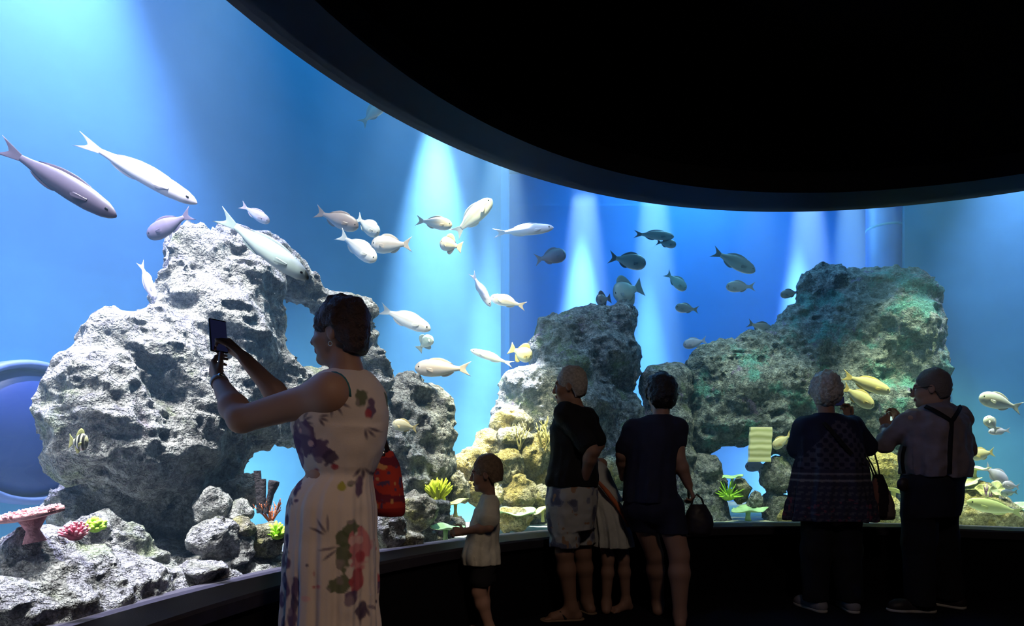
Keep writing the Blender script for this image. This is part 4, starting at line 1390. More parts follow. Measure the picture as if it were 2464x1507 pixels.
def hand(F, w, d, n, side, curl=(.5, .6, .5), s=1.0, thumb=(.7, .6, .3), spread=1.0):
    """w: wrist; d: along the palm; n: way the palm faces; side: towards the thumb; curl: bend of each joint in radians"""
    d, n = nrm(d), nrm(n)
    n = nrm(n - d * n.dot(d))
    side = nrm(side - d * np.dot(side, d) - n * np.dot(side, n))
    off = (.030, .010, -.010, -.028)
    kn = (.088, .092, .088, .080)
    ln = (.076, .086, .079, .060)
    for i in range(4):
        k = w + (d * kn[i] + side * off[i] * spread - n * .004) * s
        F.cone(w + (d * .012 + side * off[i] * .55) * s, k, .0145 * s, .0115 * s, .010 * s)
        p, a = k, 0.0
        for j, (fr, rr) in enumerate(((.45, .0092), (.31, .0084), (.24, .0076))):
            a += curl[j] * (1 + .08 * i)
            q = p + (d * math.cos(a) + n * math.sin(a) + side * off[i] * 1.5 * (spread - .6)) * ln[i] * fr * s
            F.cone(p, q, rr * s, (rr - .0008) * s, .0035 * s)
            p = q
    b = w + (d * .022 + side * .020 + n * .004) * s
    t1 = b + nrm(side * thumb[0] + d * thumb[1] + n * thumb[2]) * .046 * s
    t2 = t1 + nrm(side * thumb[0] * .5 + d * (thumb[1] + .3) + n * thumb[2] * 1.1) * .032 * s
    t3 = t2 + nrm(side * thumb[0] * .15 + d * (thumb[1] + .45) + n * thumb[2] * 1.2) * .026 * s
    F.cone(b, t1, .0145 * s, .0108 * s, .008 * s)
    F.cone(t1, t2, .0105 * s, .0095 * s, .004 * s)
    F.cone(t2, t3, .0095 * s, .0080 * s, .004 * s)


def arm(F, sh, el, wr, r=(.050, .040, .026), k=.03, bulge=1.0):
    F.ell(sh, (r[0] * 1.12,) * 3, None, k)
    F.cone(sh, el, r[0], r[1], k)
    m = el + (wr - el) * .3
    F.cone(el, m, r[1] * .95, r[1] * 1.02 * bulge, .02)
    F.cone(m, wr, r[1] * 1.0 * bulge, r[2], .02)


def leg(F, hip, kn, an, r=(.085, .056, .036), k=.03):
    F.cone(hip, kn, r[0], r[1], k)
    m = kn + (an - kn) * .32
    F.cone(kn, m, r[1] * .92, r[1] * 1.02, .025)
    F.cone(m, an, r[1] * 1.0, r[2], .025)


def foot(F, an, d, s=1.0, toes=True):
    """bare or shod foot flat on the floor under ankle an, pointing along d"""
    d = nrm((d[0], d[1], 0)); r = np.array((d[1], -d[0], 0))
    z = .030 * s
    heel = np.array((an[0], an[1], z)) - d * .035 * s
    ball = np.array((an[0], an[1], z * .75)) + d * .115 * s
    F.cone(an, heel, .036 * s, .032 * s, .03)
    F.cone(heel, ball, .031 * s, .024 * s, .02, flat=(UP, .9))
    F.cone(np.array((an[0], an[1], an[2] * .7)), ball, .034 * s, .022 * s, .03)
    F.cone(ball - r * .018 * s, ball + r * .022 * s, .021 * s, .019 * s, .02)
    if toes:
        for i in range(5):
            o = (-.026 + .0135 * i) * s
            p = ball + r * o + d * .012 * s
            q = ball + r * (o * 1.1) + d * (.055 - .007 * abs(i - .6)) * s
            q[2] = .012 * s; p[2] = .016 * s
            rr = (.0115 if i == 0 else .0088) * s
            F.cone(p, q, rr, rr * .9, .004)


def shoe(root, an, d, s, mat, sole_mat, name='shoe', label=None):
    d = nrm((d[0], d[1], 0)); r = np.array((d[1], -d[0], 0))
    F = Field(np.array((an[0], an[1], 0)) - .24 * s, np.array((an[0], an[1], .16)) + .26 * s, .007)
    g = np.array((an[0], an[1], 0.))
    F.cone(g - d * .045 * s + UP * .05 * s, g + d * .03 * s + UP * .062 * s, .043 * s, .046 * s, .02)
    F.cone(g - d * .05 * s + UP * .038 * s, g + d * .13 * s + UP * .036 * s, .041 * s, .044 * s, .03)
    F.cone(g + d * .12 * s + UP * .034 * s, g + d * .165 * s + UP * .03 * s, .043 * s, .036 * s, .03)
    F.cone(g + UP * .06 * s, g + UP * .12 * s, .045 * s, .046 * s, .02)
    F.plane_cut((0, 0, .016), (0, 0, -1)); F.plane_cut((0, 0, .105 * s), (0, 0, 1))
    V, Q = F.mesh()
    o = mesh_obj(name, V, Q, mat, root)
    if label:
        o['label'] = label
    F = Field(g - .24 * s, g + .26 * s, .007)
    F.cone(g - d * .052 * s + UP * .012, g + d * .13 * s + UP * .012, .045 * s, .048 * s, .02)
    F.cone(g + d * .12 * s + UP * .012, g + d * .168 * s + UP * .012, .047 * s, .039 * s, .02)
    F.plane_cut((0, 0, .001), (0, 0, -1)); F.plane_cut((0, 0, .022), (0, 0, 1))
    V, Q = F.mesh()
    so = mesh_obj('sole', V, Q, sole_mat, root)
    return o


def finish_skin(F, root, c, f, s, skin, mat, name='body'):
    V, Q = F.mesh()
    Cc = face_colour(V, c, f, s, skin)
    return mesh_obj(name, V, Q, mat, root, pattern=Cc)


def cloth(F, root, name, mat, wr=(.07, .006), seed=1, pattern=None, label=None):
    F.roughen([(wr[0], wr[1]), (wr[0] * .45, wr[1] * .45)], seed)
    V, Q = F.mesh()
    o = mesh_obj(name, V, Q, mat, root, pattern=pattern(V) if pattern else None)
    if label:
        o['label'] = label
    return o


def band(pts, w, t, n_out):
    """flat strap through pts; w half width, t half thickness, n_out: outward normals per point or one"""
    mb = MB()
    pts = [Vector(p) for p in pts]
    rows = []
    for i, p in enumerate(pts):
        d = (pts[min(i + 1, len(pts) - 1)] - pts[max(i - 1, 0)]).normalized()
        n = Vector(n_out[i] if hasattr(n_out[0], '__len__') else n_out)
        n = (n - d * n.dot(d)).normalized()
        s = d.cross(n)
        rows += [p + s * w + n * t, p - s * w + n * t, p - s * w - n * t, p + s * w - n * t]
    return mb.add(rows, grid_faces(4, len(pts)))


M_SKIN = vcol('skin', 0.55, 0.35)
SK_LIGHT = (.44, .25, .18)
SK_TAN = (.40, .22, .15)
M_HAIR_BROWN = plain('dark_brown_hair', (.075, .045, .04), .6, bump=.6, bump_scale=120, var=.3, scale=60)
M_HAIR_BLOND = plain('dark_blond_hair', (.28, .19, .12), .6, bump=.5, bump_scale=120, var=.3, scale=60)
M_HAIR_GREY = plain('grey_hair', (.55, .50, .46), .7, bump=.6, bump_scale=110, var=.3, scale=60)
M_HAIR_BLACK = plain('black_hair', (.02, .016, .018), .5, bump=.5, bump_scale=120)
M_NAVY = plain('navy_cotton', (.022, .024, .055), .85, bump=.2, bump_scale=200)
M_BLACKC = plain('black_cotton', (.012, .012, .014), .9, bump=.2, bump_scale=200)
M_BLACKT = plain('black_trouser_cloth', (.010, .010, .014), .9)
M_CREAM = plain('cream_cotton', (.80, .76, .62), .9, bump=.2, bump_scale=200)
M_PLUM = plain('plum_grey_shirt', (.26, .21, .23), .85, bump=.2, bump_scale=250)
M_WHITEC = plain('white_cotton', (.66, .66, .60), .9, bump=.25, bump_scale=150)
M_ORANGEC = plain('orange_cotton', (.75, .20, .08), .85)
M_PATT = vcol('printed_cloth', .85, .2, bump=.2)
M_METAL = plain('pale_metal', (.75, .72, .66), .25, 1.0)
M_PHONE = plain('black_phone_plastic', (.015, .015, .02), .3)
M_DARKLEATHER = plain('dark_leather', (.03, .022, .024), .5)
M_STRAPWHITE = plain('pale_watch_band', (.55, .54, .56), .5)
M_SOLE = plain('pale_rubber_sole', (.55, .50, .44), .7)
M_SCREEN = None


def glass_screen(name, colour, emit, strength):
    m, N, L, P = nt(name)
    P.inputs['Base Color'].default_value = colour + (1,)
    P.inputs['Roughness'].default_value = .15
    P.inputs['Emission Color'].default_value = emit + (1,)
    P.inputs['Emission Strength'].default_value = strength
    return m


def phone(label, c, width_dir, up_dir, w, h, t, screen, shown_side):
    """slab phone; the screen lies on the shown_side face"""
    wd, ud = nrm(width_dir), nrm(up_dir)
    n = nrm(shown_side)
    root = thing('phone', label, 'phone', c)
    me = MB().box(c, wd * w / 2, ud * h / 2, n * t / 2).build('case', M_PHONE, root, smooth=False)
    bv = me.modifiers.new('bevel', 'BEVEL'); bv.width = .003; bv.segments = 3
    MB().box(c + n * (t / 2 + .0004), wd * w * .46, ud * h * .46, n * .0006).build('screen', screen, root, smooth=False)
    MB().tube([c - n * (t / 2) + ud * h * .42 - wd * w * .3, c - n * (t / 2 + .0015) + ud * h * .42 - wd * w * .3], .004, 10).build('camera_lens', M_SCREENOFF, root)
    return root


M_SCREENOFF = glass_screen('dark_phone_screen', (.01, .01, .02), (.05, .06, .2), .12)
M_SCREENLIT = glass_screen('lit_phone_screen', (.1, .1, .1), (.55, .85, .75), 1.0)


# ---- the woman filming, in the floral dress
def woman_filming():
    Y0 = 2.20
    f = nrm((-.86, .51, 0)); r = np.array((f[1], -f[0], 0))
    fh = nrm((-.975, .22, .03))
    S = Y0 / F_PX
    hc = A(817, 804, Y0); s = .945
    base = (float(A(800, 1200, Y0)[0]), Y0, 0.0)
    root = thing('person', 'woman in a cream floral dress holding up a phone on the left', 'person', base)
    N_ = A(846, 912, Y0)
    chest, waist, hips = A(822, 1010, Y0), A(810, 1140, Y0), A(800, 1235, Y0)
    shL, shR = A(792, 950, Y0 - .125), A(880, 950, Y0 + .13)
    elL, wrL = A(580, 1010, Y0 - .10), A(527, 918, Y0 + .08)
    elR, wrR = A(690, 975, Y0 + .20), A(588, 862, Y0 + .19)
    hipL, hipR = hips - r * .06 + UP * -.04, hips + r * .06 + UP * -.04
    knL, anL = np.array((hipL[0] - .01, hipL[1], .47)), np.array((hipL[0], hipL[1], .085))
    knR, anR = np.array((hipR[0] - .03, hipR[1], .47)), np.array((hipR[0] - .02, hipR[1], .085))
    F = Field((-1.25, 1.75, 0), (-.35, 2.75, 1.72), .0055)
    R = np.array([r, f, UP])
    F.ell(chest, (.145, .105, .18), R, .04); F.ell(waist, (.115, .095, .14), R, .04); F.ell(hips, (.125, .115, .14), R, .04)
    F.cone(shL, shR, .05, .05, .04)
    F.cone(N_ - UP * .03, hc + (-.0 * f) - UP * .085 - fh * .02, .062, .054, .04)
    head_shape(F, hc, fh, s)
    arm(F, shL, elL, wrL, (.062, .046, .027), .04, 1.05)
    arm(F, shR, elR, wrR, (.056, .042, .026), .04)
    for h_, k_, a_ in ((hipL, knL, anL), (hipR, knR, anR)):
        leg(F, h_, k_, a_, (.072, .052, .036)); foot(F, a_, f)
    # near hand cups the bottom of the phone, far hand steadies its edge
    pc = A(524, 808, Y0 + .19)
    hand(F, wrL, A(508, 868, Y0 + .13) - wrL, (.55, .65, .2), (.7, -.2, .9), (.55, .7, .5), .92, (.6, .9, .25))
    hand(F, wrR, A(556, 838, Y0 + .19) - wrR, (-.45, -.55, -.4), (-.2, .3, .9), (.75, .9, .6), .92, (.4, .9, .4))
    finish_skin(F, root, hc, fh, s, SK_LIGHT, M_SKIN)
    hair_cap(root, hc, fh, s, M_HAIR_BROWN, .013, -.050, wig=1.15, fringe=.045, seed=3, rough=.009)
    P = lambda x, y, z: hc + (nrm(np.cross(fh, UP)) * x + fh * y + UP * z) * s
    e = MB()
    for i in range(12):
        a0, a1 = 2 * PI * i / 12, 2 * PI * (i + 1) / 12
        q = P(-.080, -.006, -.052)
        e.tube([q + np.array((math.cos(a0) * .007, 0, math.sin(a0) * .008)), q + np.array((math.cos(a1) * .007, 0, math.sin(a1) * .008))], .0022, 6)
    e.build('earring', M_METAL, root)['label'] = 'small bright hoop earring'
    # watch band
    d = nrm(wrL - elL); wc = wrL - d * .012
    e = MB(); a = nrm(np.cross(d, UP)); b = np.cross(d, a)
    ring = [wc + (a * math.cos(q) + b * math.sin(q)) * .030 for q in np.linspace(0, 2 * PI, 25)]
    rows = []
    for p in ring[:-1]:
        n = nrm(p - wc)
        rows += [p + d * .010 + n * .003, p + d * .010 - n * .004, p - d * .010 - n * .004, p - d * .010 + n * .003]
    Fc = []
    for i in range(24):
        j = (i + 1) % 24
        for q in range(4):
            Fc.append((4 * i + q, 4 * i + (q + 1) % 4, 4 * j + (q + 1) % 4, 4 * j + q))
    wb = e.add(rows, Fc).build('watch_band', M_STRAPWHITE, root)
    MB().sphere(wc + b * .033 * (1 if b[2] > 0 else -1), (.013, .013, .008)).build('watch_face', M_METAL, wb)
    # dress
    D = Field((-1.05, 1.75, 0), (-.3, 2.7, 1.45), .0048)
    D.ell(chest, (.178, .135, .19), R, .05)
    bust = chest + f * .075 - UP * .01
    D.ell(bust - r * .07, (.075, .07, .075), None, .05); D.ell(bust + r * .07, (.075, .07, .075), None, .05)
    D.cone(shL + r * .035 - UP * .012, shR - r * .035 - UP * .012, .066, .066, .06)
    D.ell(A(860, 965, Y0 + .02), (.10, .085, .11), R, .06)
    D.ell(A(858, 1040, Y0), (.11, .09, .15), R, .06)
    rw = []
    for yy, x0, x1, dep in ((1040, 706, 913, .9), (1090, 712, 908, .9), (1122, 722, 902, .92), (1142, 736, 898, .95), (1160, 722, 899, .98), (1180, 704, 902, .98), (1215, 692, 905, 1.0), (1300, 687, 907, 1.0), (1400, 684, 909, 1.0), (1507, 680, 912, 1.02), (1620, 668, 918, 1.04), (1770, 655, 925, 1.05)):
        p = A((x0 + x1) / 2, yy, Y0)
        w = (x1 - x0) / 2 * S * (.965 if yy > 1160 else .97)
        rw.append((max(p[2], .06), p[0], Y0, w * dep, w))
    column(D, rw, r, f, 13, (.0, .013), .04, .7)
    # neckline and armholes
    D.cone(N_ + UP * .06 + f * .03, N_ + UP * .025 + f * .07, .06, .085, .01, cut=True)
    V = None

    def pattern(V):
        x = (V[:, 0] - base[0]) / S + 800
        y = HY - (V[:, 2] - CAM_H) / S
        n1 = vnoise(V / .035, 301); n2 = vnoise(V / .018, 302)
        near = V[:, 1] < Y0 + .02
        x = np.where(near, x, x + 60 * np.sin(V[:, 2] * 9))
        Cc = np.tile(np.array((.80, .67, .60)), (len(V), 1))

        def blob(cx, cy, rx, ry, col, rot=0.0, edge=.5):
            dx, dy = x - cx, y - cy
            c_, s_ = math.cos(rot), math.sin(rot)
            q = ((dx * c_ + dy * s_) / rx) ** 2 + ((-dx * s_ + dy * c_) / ry) ** 2
            m = np.clip((1 + edge * 2.4 * n2 - q) * min(rx, ry) * .22, 0, 1)[:, None] * .92
            Cc[:] = Cc * (1 - m) + np.array(col) * m
        LEAF, PUR, PINK, GRN, RED, PALE = (.09, .06, .12), (.13, .07, .17), (.72, .24, .27), (.12, .15, .08), (.50, .08, .11), (.85, .52, .50)
        for (cx, cy, ln, n, rot) in ((826, 956, 30, 2, .3), (832, 968, 34, 3, 1.35), (822, 1276, 36, 3, -1.9), (846, 1302, 36, 2, 3.0), (716, 1190, 22, 3, 1.6), (700, 1300, 26, 3, 1.4), (885, 1120, 26, 3, 1.9), (895, 1030, 24, 3, 1.2), (760, 1020, 24, 4, .2), (890, 1440, 26, 3, 1.5), (800, 1010, 20, 3, .7)):
            for q in range(n):
                a = rot + (q - n / 2) * .55
                blob(cx + math.cos(a) * ln * .75, cy + math.sin(a) * ln * .75, ln * .62, 4.4, LEAF, a, .12)
        for (cx, cy, rx, ry, c_) in ((760, 1055, 34, 42, PUR), (800, 1085, 24, 28, PUR), (738, 1090, 18, 40, PUR), (820, 1105, 20, 18, LEAF), (785, 1130, 12, 6, RED), (828, 1122, 12, 8, RED), (778, 1070, 8, 8, PALE), (752, 1040, 7, 9, PALE),
                                     (888, 965, 12, 24, GRN), (905, 985, 9, 26, PUR), (900, 1000, 7, 12, RED), (845, 1168, 10, 12, (.45, .42, .05)), (862, 1160, 10, 8, GRN), (878, 1168, 7, 26, PUR), (738, 1168, 12, 22, PUR),
                                     (868, 1262, 18, 22, GRN), (848, 1285, 16, 20, GRN), (882, 1310, 20, 52, PINK), (876, 1290, 12, 12, PALE), (884, 1330, 10, 16, RED), (850, 1325, 18, 34, GRN), (845, 1385, 30, 20, GRN), (876, 1380, 12, 28, RED), (868, 1420, 14, 18, PUR), (885, 1455, 10, 30, LEAF),
                                     (790, 1360, 4, 8, RED), (776, 1340, 5, 5, LEAF), (800, 1388, 8, 6, PINK), (745, 1400, 12, 28, PUR), (742, 1430, 10, 26, LEAF), (790, 1390, 5, 5, RED), (715, 1290, 10, 20, PUR), (704, 1340, 9, 26, LEAF), (722, 1400, 8, 30, PUR), (700, 1430, 10, 22, PUR), (712, 1245, 8, 14, LEAF), (718, 1070, 10, 34, LEAF), (725, 1120, 10, 14, PUR), (712, 1385, 12, 24, PUR), (722, 1340, 10, 20, PUR), (735, 1465, 14, 26, PUR), (710, 1480, 12, 22, PUR), (770, 1415, 14, 8, PALE), (735, 1180, 9, 9, LEAF), (742, 1200, 8, 5, PUR)):
            blob(cx, cy, rx, ry, c_)
        m = (np.clip((n1 - .12) * 9, 0, 1) * (Cc[:, 0] < .3))[:, None] * .6
        Cc[:] = Cc * (1 - m) + np.array((.45, .34, .38)) * m
        return Cc
    cloth(D, root, 'dress', M_PATT, (.09, .005), 5, pattern)
    # teal edge of the armhole
    e = MB()
    ax = nrm(elL - shL)
    cc = shL + r * .030 + ax * .012
    a = nrm(np.cross(r, f)); 
    e.tube([cc + (UP * math.cos(q) * .088 + f * math.sin(q) * .084) - UP * .006 for q in np.linspace(-.5 * PI, .62 * PI, 14)], .006, 8)
    e.build('armhole_trim', plain('teal_trim', (.03, .16, .18), .7), root)['label'] = 'teal armhole edge'
    # phone
    ud = nrm((-.10, .06, 1))
    n = nrm((.84, -.50, .10)); wd = nrm(np.cross(ud, n))
    phone('black phone held upright by the woman in the floral dress', A(525, 809, Y0 + .17), wd, ud, .072, .132, .010, M_SCREENOFF, n)
    # handbag behind her
    Yb = Y0 + .20
    bag = thing('handbag', 'red patterned handbag hanging behind the woman in the floral dress', 'bag', A(932, 1240, Yb))
    Fb = Field(A(880, 1260, Yb) - .15, A(990, 1060, Yb) + .15, .006)
    sb = Yb / F_PX
    column(Fb, [(A(0, yy, Yb)[2], A((x0 + x1) / 2, 0, Yb)[0], Yb, (x1 - x0) / 2 * sb, dp) for yy, x0, x1, dp in ((1241, 893, 972, .055), (1228, 890, 975, .07), (1190, 891, 973, .068), (1150, 893, 966, .056), (1120, 895, 960, .045), (1098, 898, 951, .03), (1086, 902, 944, .018))],
           np.array((1., 0, 0)), np.array((0, 1., 0)), 0, (0, 0), .01)

    def bagpat(V):
        n = vnoise(V / .022, 411); n2 = vnoise(V / .05, 412)
        z = V[:, 2] * 42 + n2 * 3
        Cc = np.tile(np.array((.46, .045, .03)), (len(V), 1))
        Cc[(np.sin(z) > .55)] = (.16, .02, .04)
        Cc[n > .2] = (.10, .05, .12)
        Cc[n < -.27] = (.60, .30, .12)
        Cc[V[:, 2] < A(0, 1222, Yb)[2]] = (.28, .02, .02)
        return Cc
    cloth(Fb, bag, 'bag_body', M_PATT, (.05, .003), 9, bagpat)
    hp = [A(x, y, Yb + dy) for x, y, dy in ((905, 1092, .02), (903, 1060, .02), (912, 1038, .02), (925, 1050, .02), (936, 1088, .02))]
    hp2 = [p - np.array((0, .04, 0)) for p in hp]
    MB().tube(hp, .006, 8).build('handle', M_DARKLEATHER, bag)
    MB().tube(hp2, .006, 8).build('handle', M_DARKLEATHER, bag)
    MB().box(A(922, 1092, Yb - .03), (.008, 0, 0), (0, .003, 0), (0, 0, .010)).build('clasp', M_METAL, bag)


# ---- the boy
def boy():
    Y0 = 3.66
    S = Y0 / F_PX
    f = nrm((-.97, .22, 0)); r = np.array((f[1], -f[0], 0)); R = np.array([r, f, UP])
    fh = nrm((-.97, .1, -.08))
    hc = A(1170, 1141, Y0); s = .87
    root = thing('person', 'small boy in a cream t-shirt and dark shorts in front of the sill', 'person', (hc[0], Y0, 0))
    N_ = A(1178, 1194, Y0)
    chest, waist, hips = A(1170, 1240, Y0), A(1166, 1295, Y0), A(1168, 1345, Y0)
    shL, shR = A(1180, 1214, Y0 - .10), A(1174, 1214, Y0 + .10)
    elL, wrL = A(1176, 1268, Y0 - .14), A(1118, 1279, Y0 - .09)
    elR, wrR = A(1166, 1270, Y0 + .12), A(1115, 1282, Y0 + .05)
    F = Field((hc[0] - .35, Y0 - .4, 0), (hc[0] + .3, Y0 + .4, 1.15), .005)
    F.ell(chest, (.085, .06, .09), R, .03); F.ell(waist, (.08, .065, .09), R, .03); F.ell(hips, (.09, .075, .08), R, .03)
    F.cone(shL, shR, .04, .04, .04)
    F.cone(N_ - UP * .02, hc - UP * .075 - fh * .015, .038, .036, .03)
    head_shape(F, hc, fh, s)
    arm(F, shL, elL, wrL, (.034, .029, .020), .025); arm(F, shR, elR, wrR, (.034, .029, .020), .025)
    hand(F, wrL, (-.9, .25, -.02), (-.1, .9, -.3), (0, .1, 1), (.5, .6, .4), .66)
    hand(F, wrR, (-.9, -.25, .0), (-.1, -.9, -.2), (0, -.1, 1), (.5, .6, .4), .66)
    hipL, hipR = hips - r * .055 - UP * .03, hips + r * .055 - UP * .03
    knL, anL = A(1152, 1424, Y0 - .06), A(1178, 1498, Y0 - .05); anL[2] = .065
    knR, anR = A(1160, 1424, Y0 + .07), A(1166, 1494, Y0 + .08); anR[2] = .065
    for h_, k_, a_ in ((hipL, knL, anL), (hipR, knR, anR)):
        leg(F, h_, k_, a_, (.058, .042, .028)); foot(F, a_, f, .72)
    finish_skin(F, root, hc, fh, s, SK_LIGHT, M_SKIN)
    hair_cap(root, hc, fh, s, M_HAIR_BLOND, .010, -.035, h=.0055, rough=.003, fringe=.055, seed=4)
    T = Field((hc[0] - .35, Y0 - .35, .35), (hc[0] + .3, Y0 + .35, .95), .006)
    column(T, [(A(0, yy, Y0)[2], A((x0 + x1) / 2, 0, Y0)[0], Y0, w, (x1 - x0) / 2 * S) for yy, x0, x1, w in
               ((1208, 1155, 1192, .085), (1225, 1143, 1200, .125), (1260, 1132, 1201, .125), (1300, 1122, 1200, .13), (1335, 1112, 1204, .145), (1356, 1116, 1204, .145))], r, f, 7, (0, .005), .02, .4)
    T.cone(shL, shL + (elL - shL) * .62, .054, .064, .02); T.cone(shR, shR + (elR - shR) * .62, .054, .064, .02)
    T.cone(N_ - UP * .022, N_ - UP * .004, .056, .050, .008)
    T.cone(shL, shR, .047, .047, .03)
    T.cone(N_ + UP * .02, N_ + UP * .06, .045, .05, .006, cut=True)
    cloth(T, root, 't_shirt', M_CREAM, (.06, .006), 3)
    B = Field((hc[0] - .3, Y0 - .3, .25), (hc[0] + .3, Y0 + .3, .55), .006)
    for h_, k_ in ((hipL, knL), (hipR, knR)):
        B.cone(h_, h_ + (k_ - h_) * .55, .068, .070, .02)
    B.ell(hips, (.105, .088, .09), R, .02)
    B.plane_cut(A(0, 1404, Y0), (0, 0, -1))
    cloth(B, root, 'shorts', M_BLACKC, (.06, .004), 4)


# ---- the man in black shirt and patterned shorts
def man_shorts():
    Y0 = 4.05
    S = Y0 / F_PX
    f = nrm((-.86, .50, 0)); r = np.array((f[1], -f[0], 0)); R = np.array([r, f, UP])
    fh = nrm((-.96, .25, -.02))
    hc = A(1371, 931, Y0); s = .99
    root = thing('person', 'grey haired man in a black shirt and pale patterned shorts', 'person', (hc[0], Y0, 0))
    N_ = A(1386, 980, Y0)
    chest, waist, hips = A(1386, 1050, Y0), A(1382, 1125, Y0), A(1376, 1190, Y0)
    shL, shR = A(1392, 1000, Y0 - .165), A(1378, 1000, Y0 + .165)
    shL = N_ - r * .17 - UP * .055; shR = N_ + r * .17 - UP * .055
    elL, wrL = A(1425, 1085, Y0 - .24), A(1408, 1148, Y0 - .15)
    elR, wrR = A(1440, 1070, Y0 + .15), A(1400, 1130, Y0 + .12)
    F = Field((hc[0] - .4, Y0 - .45, 0), (hc[0] + .45, Y0 + .5, 1.75), .0058)
    F.ell(chest, (.155, .115, .16), R, .05); F.ell(waist, (.155, .125, .15), R, .05); F.ell(hips, (.165, .135, .14), R, .05)
    F.cone(shL, shR, .05, .05, .04)
    F.cone(N_ - UP * .03, hc - UP * .09 - fh * .015, .062, .058, .04)
    head_shape(F, hc, fh, s)
    arm(F, shL, elL, wrL, (.052, .043, .030), .03); arm(F, shR, elR, wrR, (.052, .043, .030), .03)
    hand(F, wrL, (-.5, .5, -.7), (.2, .8, .3), (-.5, 0, .6), (.35, .45, .3), 1.0)
    hand(F, wrR, (-.5, -.3, -.8), (.2, -.6, .3), (-.6, 0, .5), (.35, .45, .3), 1.0)
    hipL, hipR = hips - r * .09 - UP * .03, hips + r * .09 - UP * .03
    knL, anL = A(1358, 1330, Y0 - .07), A(1374, 1462, Y0 - .04); anL[2] = .09
    knR, anR = A(1402, 1330, Y0 + .10), A(1412, 1452, Y0 + .16); anR[2] = .09
    leg(F, hipL, knL, anL, (.085, .060, .038)); leg(F, hipR, knR, anR, (.085, .060, .038))
    fL, fR = nrm((-.98, -.1, 0)), nrm((-.5, .85, 0))
    for a_, d_ in ((anL, fL), (anR, fR)):
        a_ = a_.copy(); foot(F, a_ + UP * .012, d_, 1.08)
    F.plane_cut((0, 0, .012), (0, 0, -1))
    finish_skin(F, root, hc, fh, s, SK_TAN, M_SKIN)
    hair_cap(root, hc, fh, s, M_HAIR_GREY, .010, -.045, fringe=.07, seed=6, rough=.004, label='short grey hair')
    for a_, d_ in ((anL, fL), (anR, fR)):
        g = np.array((a_[0], a_[1], .008)); rr = np.array((d_[1], -d_[0], 0))
        G = Field(g - .25, g + .26, .006)
        G.cone(g - d_ * .05, g + d_ * .16, .042, .05, .01); G.plane_cut((0, 0, .001), (0, 0, -1)); G.plane_cut((0, 0, .014), (0, 0, 1))
        V, Q = G.mesh()
        so = mesh_obj('flip_flop', V, Q, plain('tan_sandal', (.32, .22, .14), .7), root)
        MB().tube([g + d_ * .04 - rr * .045 + UP * .01, g + d_ * .075 - rr * .02 + UP * .055, g + d_ * .13 + UP * .03, g + d_ * .075 + rr * .02 + UP * .055, g + d_ * .04 + rr * .045 + UP * .01], .006, 8).build('strap', M_DARKLEATHER, so)
    T = Field((hc[0] - .4, Y0 - .4, .8), (hc[0] + .4, Y0 + .4, 1.5), .0065)
    column(T, [(A(0, yy, Y0)[2], A((x0 + x1) / 2, 0, Y0)[0], Y0, (x1 - x0) / 2 * S * q, (x1 - x0) / 2 * S) for yy, x0, x1, q in
               ((985, 1352, 1420, 1.0), (1010, 1330, 1432, 1.12), (1060, 1323, 1440, 1.1), (1110, 1322, 1436, 1.05), (1150, 1314, 1438, 1.12), (1168, 1313, 1438, 1.14))], r, f, 6, (0, .004), .03, .4)
    T.cone(shL, shL + (elL - shL) * .8, .068, .068, .03); T.cone(shR, shR + (elR - shR) * .8, .068, .068, .03)
    T.cone(shL, shR, .067, .067, .04)
    T.cone(N_ + UP * .035, N_ + UP * .1, .066, .07, .01, cut=True)
    cloth(T, root, 'shirt', M_BLACKC, (.08, .008), 3)
    B = Field((hc[0] - .4, Y0 - .4, .4), (hc[0] + .4, Y0 + .4, 1.0), .0065)
    column(B, [(A(0, yy, Y0)[2], A((x0 + x1) / 2, 0, Y0)[0], Y0, (x1 - x0) / 2 * S * 1.1, (x1 - x0) / 2 * S) for yy, x0, x1 in
               ((1148, 1326, 1430), (1180, 1315, 1437), (1215, 1312, 1436), (1240, 1316, 1434), (1272, 1318, 1432))], r, f, 6, (0, .006), .03)
    for h_, k_ in ((hipL, knL), (hipR, knR)):
        B.cone(h_, h_ + (k_ - h_) * 1.0, .105, .098, .03)
    B.plane_cut(A(0, 1312, Y0), (0, 0, -1))

    def pat(V):
        n = vnoise(V / .05, 511); n2 = vnoise(V / .03, 512)
        Cc = np.tile(np.array((.56, .56, .56)), (len(V), 1))
        Cc[n > .08] = (.28, .30, .40)
        Cc[n > .2] = (.16, .17, .26)
        Cc[n2 < -.3] = (.48, .30, .20)
        return Cc
    cloth(B, root, 'shorts', M_PATT, (.07, .007), 4, pat, 'pale shorts with a blue grey print')


